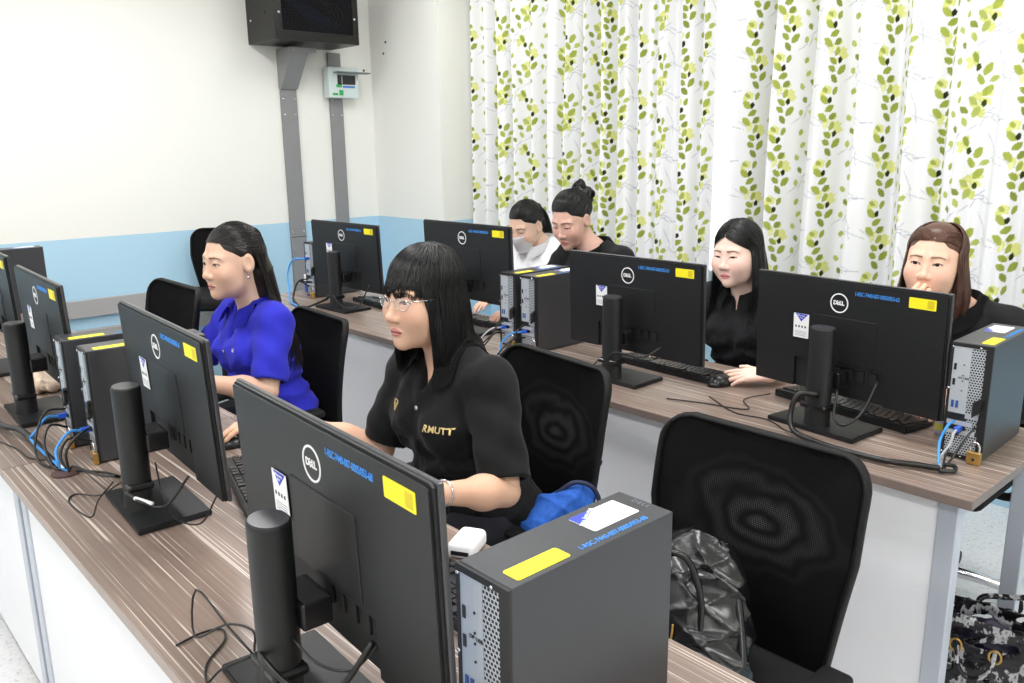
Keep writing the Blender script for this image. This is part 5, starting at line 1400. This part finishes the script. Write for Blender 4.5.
# network cables of the front row pair
for (xt, yt, lab, bend) in ((-2.215, 0.553, 'light blue network cable plugged into the right tower of the front row pair', 0.0), (-2.385, 0.544, 'light blue network cable plugged into the left tower of the front row pair', -0.03)):
    z = Z0+0.079
    o = cable([(xt, yt-0.020, z), (xt+0.005, yt-0.05, z+0.004), (xt+0.02, yt-0.085, z-0.025), (xt+0.04+bend, yt-0.092, Z0+0.030), (-2.17+bend*0.4, 0.465, Z0+0.012), (-2.155+bend*0.2, 0.478, Z0+0.003)], 0.0036, 'cable_blue', lab, 'network cable', 'network_cable')
    plug(o, (xt, yt, z), (0, 1, 0))
    bm = B(); tube(bm, [(-2.178+bend*0.4, 0.4646, Z0+0.016), (-2.163+bend*0.3, 0.471, Z0+0.0085)], 0.0042, 8); obj('cable_label', bm, 'paper', o, True)
bm = B(); prism(bm, [(math.cos(2*PI*i/32)*0.032, math.sin(2*PI*i/32)*0.032) for i in range(32)], 'z', 0, 0.004); o = tag(obj('cable_grommet', bm, 'grommet', None), 'round brown cable cover set in the front row table below the blue cables', 'cable cover'); o.location = (-2.150, 0.470, Z0)
blk = 'black cables tangled behind the front row tower pair'
for i, pts in enumerate([
    [(-2.19, 0.55, Z0+0.09), (-2.17, 0.51, Z0+0.08), (-2.16, 0.48, Z0+0.05), (-2.152, 0.478, Z0+0.006)],
    [(-2.20, 0.55, Z0+0.05), (-2.20, 0.50, Z0+0.07), (-2.185, 0.472, Z0+0.04), (-2.16, 0.474, Z0+0.006)],
    [(-2.36, 0.54, Z0+0.05), (-2.33, 0.49, Z0+0.075), (-2.28, 0.46, Z0+0.045), (-2.20, 0.455, Z0+0.008), (-2.165, 0.468, Z0+0.007)],
    [(-2.37, 0.54, Z0+0.10), (-2.37, 0.49, Z0+0.10), (-2.33, 0.45, Z0+0.04), (-2.26, 0.44, Z0+0.007), (-2.18, 0.462, Z0+0.007)],
    [(-1.84, 0.52, Z0+0.07), (-1.93, 0.50, Z0+0.05), (-2.02, 0.50, Z0+0.03), (-2.13, 0.485, Z0+0.02), (-2.145, 0.476, Z0+0.006)],
    [(-1.85, 0.50, Z0+0.075), (-1.95, 0.55, Z0+0.02), (-2.07, 0.54, Z0+0.006), (-2.13, 0.49, Z0+0.007)]]):
    cable(pts, 0.0032, 'cable', 'black cable in the tangle between the front row tower pair and the brown cable cover', group=blk)
cable([(-3.3, 0.40, Z0+0.012), (-2.95, 0.415, Z0+0.012), (-2.62, 0.43, Z0+0.02), (-2.50, 0.452, Z0+0.03), (-2.36, 0.462, Z0+0.02), (-2.22, 0.462, Z0+0.012)], 0.0085, 'cable', 'thick black wrapped cable bundle entering from the left edge of the front row table', 'cable bundle', 'cable_bundle')
for x in (-2.58, -2.50, -2.41, -2.33):
    pass
cable([(-2.75, 0.39, Z0+0.003), (-2.55, 0.40, Z0+0.003), (-2.42, 0.425, Z0+0.003), (-2.33, 0.43, Z0+0.003), (-2.28, 0.455, Z0+0.003)], 0.0018, 'cable', 'thin black wire on the front row table near the left edge')
# loops on the second monitor's stand
cable([(-1.83, 0.50, Z0+0.062), (-1.90, 0.475, Z0+0.02), (-1.99, 0.45, Z0+0.003), (-1.95, 0.425, Z0+0.003), (-1.83, 0.435, Z0+0.004), (-1.85, 0.46, Z0+0.03), (-1.84, 0.492, Z0+0.066)], 0.0018, 'cable', 'thin black wire looping on the table left of the second nearest monitor stand')
cable([(-1.755, 0.49, Z0+0.068), (-1.69, 0.50, Z0+0.064), (-1.64, 0.53, Z0+0.062), (-1.62, 0.575, Z0+0.12)], 0.0028, 'cable', 'black display cable with white tag on the second nearest monitor')
bm = B(); tube(bm, [(-1.715, 0.495, Z0+0.0655), (-1.665, 0.513, Z0+0.0635)], 0.0042, 8); o = tag(obj('cable_tag', bm, 'paper', None, True), 'white tag wrapped on the display cable beside the second nearest monitor stand', 'cable tag')
cable([(-1.80, 0.57, Z0+0.10), (-1.74, 0.56, Z0+0.035), (-1.66, 0.555, Z0+0.018), (-1.58, 0.575, Z0+0.03), (-1.55, 0.60, Z0+0.09)], 0.0019, 'cable', 'thin wire sagging over the second nearest monitor base')
# nearest monitor
cable([(-1.02, 0.437, Z0+0.075), (-0.96, 0.412, Z0+0.100), (-0.90, 0.425, Z0+0.080), (-0.865, 0.465, Z0+0.075), (-0.845, 0.512, Z0+0.135)], 0.0042, 'cable', 'thick black cable looping from the nearest monitor round its stand')
cable([(-0.95, 0.45, Z0+0.12), (-0.90, 0.46, Z0+0.100), (-0.86, 0.487, Z0+0.098), (-0.84, 0.515, Z0+0.13)], 0.0018, 'cable', 'thin wire between the nearest monitor stand and its back')
cable([(-1.035, 0.43, Z0+0.062), (-1.09, 0.42, Z0+0.085), (-1.22, 0.425, Z0+0.09), (-1.19, 0.405, Z0+0.03), (-1.10, 0.42, Z0+0.085), (-1.034, 0.432, Z0+0.10), (-1.03, 0.43, Z0+0.07)], 0.0018, 'cable', 'thin black wire forming an angular loop left of the nearest monitor stand', k=4)
cable([(-1.23, 0.388, Z0+0.003), (-1.235, 0.43, Z0+0.004), (-1.225, 0.46, Z0+0.003), (-1.19, 0.45, Z0+0.003), (-1.15, 0.405, Z0+0.003), (-1.10, 0.385, Z0+0.006), (-1.08, 0.40, Z0+0.03), (-1.036, 0.425, Z0+0.06)], 0.0019, 'cable', 'thin black wire curling on the table top left of the nearest monitor')
# right end of the second row
cable([(-1.035, 2.035, Z0+0.105), (-1.075, 2.005, Z0+0.105), (-1.085, 1.985, Z0+0.05), (-1.06, 1.965, Z0+0.014), (-0.98, 1.935, Z0+0.012), (-0.89, 1.925, Z0+0.012), (-0.80, 1.930, Z0+0.012), (-0.74, 1.955, Z0+0.012), (-0.690, 1.972, Z0+0.012)], 0.0075, 'cable', 'black wrapped cable bundle curving round the right end monitor to the lone tower', 'cable bundle', 'cable_bundle')
cable([(-1.00, 2.07, Z0+0.12), (-0.985, 2.03, Z0+0.055), (-0.955, 2.03, Z0+0.04), (-0.925, 2.06, Z0+0.075), (-0.915, 2.115, Z0+0.15)], 0.0036, 'cable', 'black cable hanging in a loop from the right end monitor')
cable([(-1.29, 2.23, Z0+0.012), (-1.33, 2.15, Z0+0.003), (-1.27, 2.07, Z0+0.003), (-1.40, 2.03, Z0+0.003), (-1.50, 1.99, Z0+0.003)], 0.002, 'cable', 'thin keyboard wire trailing left on the second row table')
cable([(-1.42, 2.10, Z0+0.003), (-1.28, 2.02, Z0+0.003), (-1.18, 2.03, Z0+0.003), (-1.10, 1.985, Z0+0.003), (-1.06, 1.955, Z0+0.012)], 0.002, 'cable', 'thin mouse wire joining the wrapped bundle by the right end monitor')
o = cable([(-0.700, 2.076, Z0+0.079), (-0.698, 2.055, Z0+0.075), (-0.700, 2.045, Z0+0.05), (-0.71, 2.02, Z0+0.02), (-0.695, 1.985, Z0+0.010)], 0.0034, 'cable_grey', 'pale network cable plugged into the lone right end tower', 'network cable', 'network_cable'); plug(o, (-0.700, 2.097, Z0+0.079), (0, 1, 0))
cable([(-0.712, 2.09, Z0+0.095), (-0.715, 2.06, Z0+0.09), (-0.722, 2.04, Z0+0.05), (-0.70, 1.99, Z0+0.010)], 0.0034, 'cable_blue', 'light blue cable beside the pale one on the lone right end tower', 'network cable', 'network_cable')
for dx in (0.02, 0.035):
    cable([(-0.735+dx*2, 2.092, Z0+0.055+dx), (-0.73+dx*1.6, 2.06, Z0+0.065), (-0.725+dx*1.2, 2.03, Z0+0.03), (-0.695+dx*0.2, 1.985+dx*0.2, Z0+0.008)], 0.0026, 'cable', 'thin black cable dropping from the back of the lone right end tower', group='thin black cables at the lone tower')
cable([(-0.69, 1.965, Z0+0.008), (-0.665, 1.985, Z0+0.008), (-0.672, 2.01, Z0+0.012), (-0.69, 1.995, Z0+0.016)], 0.005, 'cable', 'short coil of black cable end in front of the lone right end tower')
# second row pair
for (xt, lab, mt) in ((-2.372, 'pale blue network cable on the left tower of the second row pair', 'cable_grey'), (-2.255, 'light blue network cable on the right tower of the second row pair', 'cable_blue')):
    z = Z0+0.079
    o = cable([(xt, 2.088, z), (xt-0.02, 2.055, z-0.003), (xt-0.045, 2.03, z-0.035), (xt-0.05, 2.02, Z0+0.01), (xt-0.03, 2.0, Z0+0.004)], 0.0036, mt, lab, 'network cable', 'network_cable'); plug(o, (xt, 2.110, z), (0, 1, 0))
    cable([(xt+0.0, 2.105, Z0+0.055), (xt-0.005, 2.06, Z0+0.06), (xt-0.03, 2.03, Z0+0.03), (xt-0.03, 1.99, Z0+0.004)], 0.0034, 'cable', 'black cable hanging behind a tower of the second row pair', group='black cables at the second row pair')
    cable([(xt-0.005, 2.105, Z0+0.10), (xt+0.01, 2.06, Z0+0.095), (xt+0.005, 2.03, Z0+0.05), (xt-0.01, 1.985, Z0+0.004)], 0.0030, 'cable', 'black cable hanging behind a tower of the second row pair', group='black cables at the second row pair')
cable([(-1.755, 2.008, Z0+0.085), (-1.71, 2.00, Z0+0.11), (-1.64, 2.04, Z0+0.10), (-1.60, 2.09, Z0+0.13)], 0.0030, 'cable', 'black cable arching from the middle second row monitor stand')
cable([(-1.80, 2.02, Z0+0.07), (-1.83, 2.0, Z0+0.03), (-1.84, 1.99, Z0+0.003), (-1.90, 2.02, Z0+0.003), (-1.98, 2.06, Z0+0.003)], 0.0024, 'cable', 'thin cable lying left of the middle second row monitor stand')
# far left of the second row
o = cable([(-3.950, 2.115, Z0+0.205), (-3.99, 2.07, Z0+0.20), (-4.02, 2.05, Z0+0.13), (-3.98, 2.03, Z0+0.06), (-3.86, 1.97, Z0+0.012), (-3.72, 1.935, Z0+0.008)], 0.0045, 'cable_blue', 'blue network cable arching from the tower nearest the wall rack', 'network cable', 'network_cable'); plug(o, (-3.950, 2.138, Z0+0.205), (0, 1, 0))
for k in range(3):
    cable([(-3.93, 2.12, Z0+0.10-0.02*k), (-3.95, 2.07, Z0+0.09), (-3.90, 2.01, Z0+0.02+0.004*k), (-3.78, 1.955+0.006*k, Z0+0.006), (-3.66, 1.93+0.005*k, Z0+0.006), (-3.56, 1.99+0.008*k, Z0+0.05), (-3.548, 2.01, Z0+0.07)], 0.004, 'cable', 'dark cable running from the wall side tower to the farthest monitor stand', group='dark cables at the farthest second row monitor')
cable([(-3.50, 2.02, Z0+0.07), (-3.46, 1.99, Z0+0.085), (-3.40, 2.0, Z0+0.04), (-3.33, 2.04, Z0+0.04), (-3.30, 2.09, Z0+0.14)], 0.0032, 'cable', 'black cable looping under the farthest second row monitor')
bx = thing('paper_box', 'white and blue carton on the second row table behind the wall side tower', 'box', (-4.10, 2.30, Z0), 0.2)
bm = B(); box(bm, (-0.05, -0.09, 0), (0.05, 0.09, 0.055), 0, 0.002); obj('box_body', bm, 'bluewhite', bx)
bm = B(); box(bm, (-0.052, -0.092, 0.0552), (0.052, 0.092, 0.095), 0, 0.004); obj('box_lid', bm, 'paper', bx)
# glue jar
jr = thing('small_jar', 'small lilac jar with a yellow cap between the right end keyboard and the lone tower', 'jar', (-0.797, 2.262, Z0))
bm = B()
n = 20; prof = [(0.0175, 0), (0.019, 0.004), (0.019, 0.040), (0.014, 0.050), (0.010, 0.053)]
rings = [[bm.verts.new((math.cos(2*PI*i/n)*r, math.sin(2*PI*i/n)*r, z)) for i in range(n)] for r, z in prof]
for a, b in zip(rings, rings[1:]):
    for i in range(n): bm.faces.new((a[i], a[(i+1) % n], b[(i+1) % n], b[i]))
bm.faces.new(rings[0][::-1]); bm.faces.new(rings[-1]); obj('jar_body', bm, 'jar', jr, True)
bm = B(); cyl(bm, (0, 0, 0.0532), (0, 0, 0.068), 0.012, n=18); obj('jar_cap', bm, 'jar_yellow', jr, 'auto')
bm = B(); cyl(bm, (0, 0, 0.012), (0, 0, 0.032), 0.0193, n=20, caps=False); obj('jar_label', bm, 'jar_yellow', jr, True)
# small white device and papers by the nearest tower
wd = thing('power_bank', 'small rounded white device lying beside the nearest monitor and tower', 'device', (-1.160, 0.925, Z0), 0.5)
bm = B(); box(bm, (-0.027, -0.04, 0.0), (0.027, 0.04, 0.034), 0, 0.011, 4); obj('device_body', bm, 'paper', wd, True)
bm = B(); box(bm, (-0.018, -0.0415, 0.010), (0.018, -0.0395, 0.018)); obj('device_port', bm, 'port', wd)
bm = B(); box(bm, (-0.105, -0.075, 0), (0.105, 0.075, 0.0012)); o = tag(obj('paper_sheet', bm, 'paper', None), 'white sheet of paper lying behind the nearest computer tower', 'paper'); o.location = (-0.965, 0.885, Z0); o.rotation_euler = (0, 0, 0.5)

def sdf_obj(name, f, lo, hi, h, mat, parent=None, label=None):
    V, Q = snet(f, lo, hi, h); return obj(name, np_mesh(name, V, Q), mat, parent, True, label)
# leather bag on the empty chair
bg_ = thing('leather_bag', 'crumpled shiny black leather bag slumped on the seat of the empty chair', 'bag', (-0.90, 1.25, 0.477))
def f_bag(P):
    d = ell(P, (0, 0.02, 0.105), (0.155, 0.095, 0.10)); d = smin(d, ell(P, (0.02, 0.06, 0.19), (0.10, 0.055, 0.085)), 0.05)
    d = smin(d, ell(P, (-0.05, -0.02, 0.13), (0.10, 0.07, 0.10)), 0.03); d = smin(d, ell(P, (0.10, -0.03, 0.06), (0.085, 0.07, 0.055)), 0.03)
    return smax(d - 0.013*ridg(P, 17, 5) + 0.006, 0.020-P[:, 2], 0.004)
sdf_obj('bag_body', f_bag, (-0.22, -0.14, -0.01), (0.23, 0.16, 0.30), 0.0045, 'leather', bg_)
bm = B(); tube(bm, [(-0.02, -0.02, 0.22), (0.02, -0.05, 0.275), (0.05, -0.035, 0.26), (0.075, -0.03, 0.19), (0.10, -0.06, 0.11), (0.15, -0.07, 0.06)], 0.0065, 8); obj('strap', bm, 'leather', bg_, True)
bm = B(); tube(bm, [(0.04, 0.06, 0.27), (0.09, 0.05, 0.22), (0.13, 0.02, 0.15), (0.165, -0.02, 0.08), (0.18, -0.05, 0.02)], 0.009, 8); obj('strap', bm, 'leather', bg_, True)
bm = B(); tube(bm, [(0.045, -0.075, 0.145), (0.047, -0.080, 0.130), (0.046, -0.083, 0.112)], 0.0025, 6); obj('zip_pull', bm, 'brass', bg_, True)
# blue cloth bag over the armrest
bb_ = thing('cloth_bag', 'blue cloth bag hanging over the right armrest of the glasses wearer\'s chair', 'bag', (-1.335, 1.345, 0.605))
def f_blue(P):
    d = smin(ell(P, (0, 0, 0.030), (0.050, 0.085, 0.045)), ell(P, (0.02, 0.04, 0.060), (0.035, 0.045, 0.035)), 0.03); d = smin(d, ell(P, (0.0, -0.06, -0.02), (0.042, 0.055, 0.06)), 0.03)
    return d - 0.017*ridg(P, 15, 9) + 0.006
sdf_obj('bag_body', f_blue, (-0.15, -0.22, -0.12), (0.15, 0.18, 0.18), 0.005, 'blue_cloth', bb_)
bm = B(); tube(bm, [(-0.01, 0.01, 0.075), (0.02, 0.04, 0.105), (0.05, 0.07, 0.095), (0.065, 0.085, 0.05), (0.065, 0.085, -0.05)], 0.006, 8); obj('bag_handle', bm, plain('navy_strap', (28, 36, 66), 0.7), bb_, True)
# printed tote under the right table end
tt = thing('tote_bag', 'black and white printed glossy tote standing on the floor under the right table end', 'bag', (-0.615, 2.215, -0.03+0.03), 0.15)
def f_tote(P):
    q = np.abs(P-V3(0, 0, 0.16)); w = 0.100+0.10*(P[:, 2]-0.1)*0.25; dd = np.maximum(np.maximum(q[:, 0]-w, q[:, 1]-0.05-0.04*(P[:, 2]-0.1)), q[:, 2]-0.155)
    inn = np.maximum(np.maximum(q[:, 0]-w+0.008, q[:, 1]-0.042-0.04*(P[:, 2]-0.1)), 0.02-P[:, 2])
    d = smax(dd, -inn, 0.003) - 0.006*ridg(P, 30, 2)*np.clip(P[:, 2]*4, 0, 1) + 0.003
    return smax(d, 0.002-P[:, 2], 0.002)
sdf_obj('bag_body', f_tote, (-0.16, -0.11, -0.01), (0.16, 0.11, 0.38), 0.005, 'tote', tt)
bm = B(); tube(bm, [(-0.04, 0.055, 0.29), (-0.03, 0.07, 0.32), (0.03, 0.08, 0.335), (0.09, 0.08, 0.35), (0.11, 0.075, 0.32), (0.07, 0.055, 0.28)], 0.008, 8); obj('bag_handle', bm, 'tote', tt, True)
bm = B(); tube(bm, [(-0.06, -0.06, 0.25), (-0.05, -0.078, 0.19), (-0.02, -0.08, 0.16), (0.02, -0.078, 0.19), (0.03, -0.06, 0.25)], 0.006, 8); obj('bag_handle', bm, 'tote', tt, True)
for x in (-0.06, 0.03):
    bm = B(); tube(bm, [(x+0.014*math.cos(2*PI*i/16), -0.068, 0.235+0.018*math.sin(2*PI*i/16)) for i in range(17)], 0.003, 8, k=1); obj('metal_ring', bm, 'brass', tt, True)
def f_fill(P): return sph(P, (0, 0, 0.24), 0.05)*0+ell(P, (0, 0, 0.22), (0.080, 0.032, 0.075)) - 0.010*ridg(P, 40, 3)
sdf_obj('bag_contents', f_fill, (-0.13, -0.07, 0.12), (0.13, 0.07, 0.37), 0.006, plain('dark_contents', (40, 34, 60), 0.5, 0, 0.5, 40, 0.4, 0.4), tt)
# crumpled bag at the far left of the front row table
def f_tan(P):
    d = smin(ell(P, (0, 0, 0.03), (0.10, 0.07, 0.032)), ell(P, (0.03, 0.02, 0.05), (0.05, 0.05, 0.03)), 0.02)
    return smax(d - 0.010*ridg(P, 45, 8) + 0.002, 0.001-P[:, 2], 0.002)
o = sdf_obj('crumpled_bag', f_tan, (-0.15, -0.12, -0.005), (0.15, 0.12, 0.12), 0.005, 'tan_paper'); o.location = (-3.02, 0.64, Z0); tag(o, 'crumpled tan and white packet on the table between the two leftmost monitors', 'packet')
bk = thing('bottle', 'small yellow and white bottle standing between the two leftmost front row monitors', 'bottle', (-3.135, 0.585, Z0))
bm = B(); cyl(bm, (0, 0, 0), (0, 0, 0.07), 0.02, n=18); obj('bottle_body', bm, 'jar_yellow', bk, 'auto'); bm = B(); cyl(bm, (0, 0, 0.0702), (0, 0, 0.115), 0.017, 0.012, n=18); obj('bottle_cap', bm, 'paper', bk, 'auto')
# ------------------------------------------------------------------ light
def ceiling_lamp(x, y, label, power):
    r = thing('ceiling_light', label, 'ceiling light', (x, y, ZC), 0, 'ceiling lights out of frame')
    bm = B(); box(bm, (-0.62, -0.16, -0.06), (0.62, 0.16, 0), 0, 0.004); obj('lamp_housing', bm, 'lamp_body', r)
    bm = B(); box(bm, (-0.59, -0.13, -0.066), (0.59, 0.13, -0.0605)); obj('diffuser', bm, 'lamp_glow', r)
    l = bpy.data.lights.new('tube_light', 'AREA'); l.shape = 'RECTANGLE'; l.size = 1.18; l.size_y = 0.26; l.energy = power; l.color = (1.0, 0.995, 0.985)
    o = bpy.data.objects.new('tube_light', l); link(o, r); o.location = (0, 0, -0.075)
t = NT('lamp_glow'); t.base(rgb(240, 240, 240), 0.5); t.b.inputs['Emission Color'].default_value = (1, 0.99, 0.97, 1); t.b.inputs['Emission Strength'].default_value = 4.0; M['lamp_glow'] = t.m
LP = 15.5
for i, (x, y) in enumerate([(a, b) for a in (-3.6, -1.4, 0.9) for b in (-1.9, -0.2, 1.5, 2.9)]):
    ceiling_lamp(x, y, 'ceiling light above the room', LP*0.5 if y > 2.5 else (LP*1.5 if y > 0 else LP*1.0))
w = bpy.data.worlds.new('world'); SC.world = w; w.use_nodes = True
wt = w.node_tree; bg = wt.nodes['Background']
bg.inputs['Color'].default_value = (0.97, 0.99, 1.0, 1); bg.inputs['Strength'].default_value = 1.6
SC.view_settings.exposure = 0.0
try:
    SC.cycles.use_denoising = True; SC.cycles.max_bounces = 8; SC.cycles.diffuse_bounces = 4
except Exception: pass
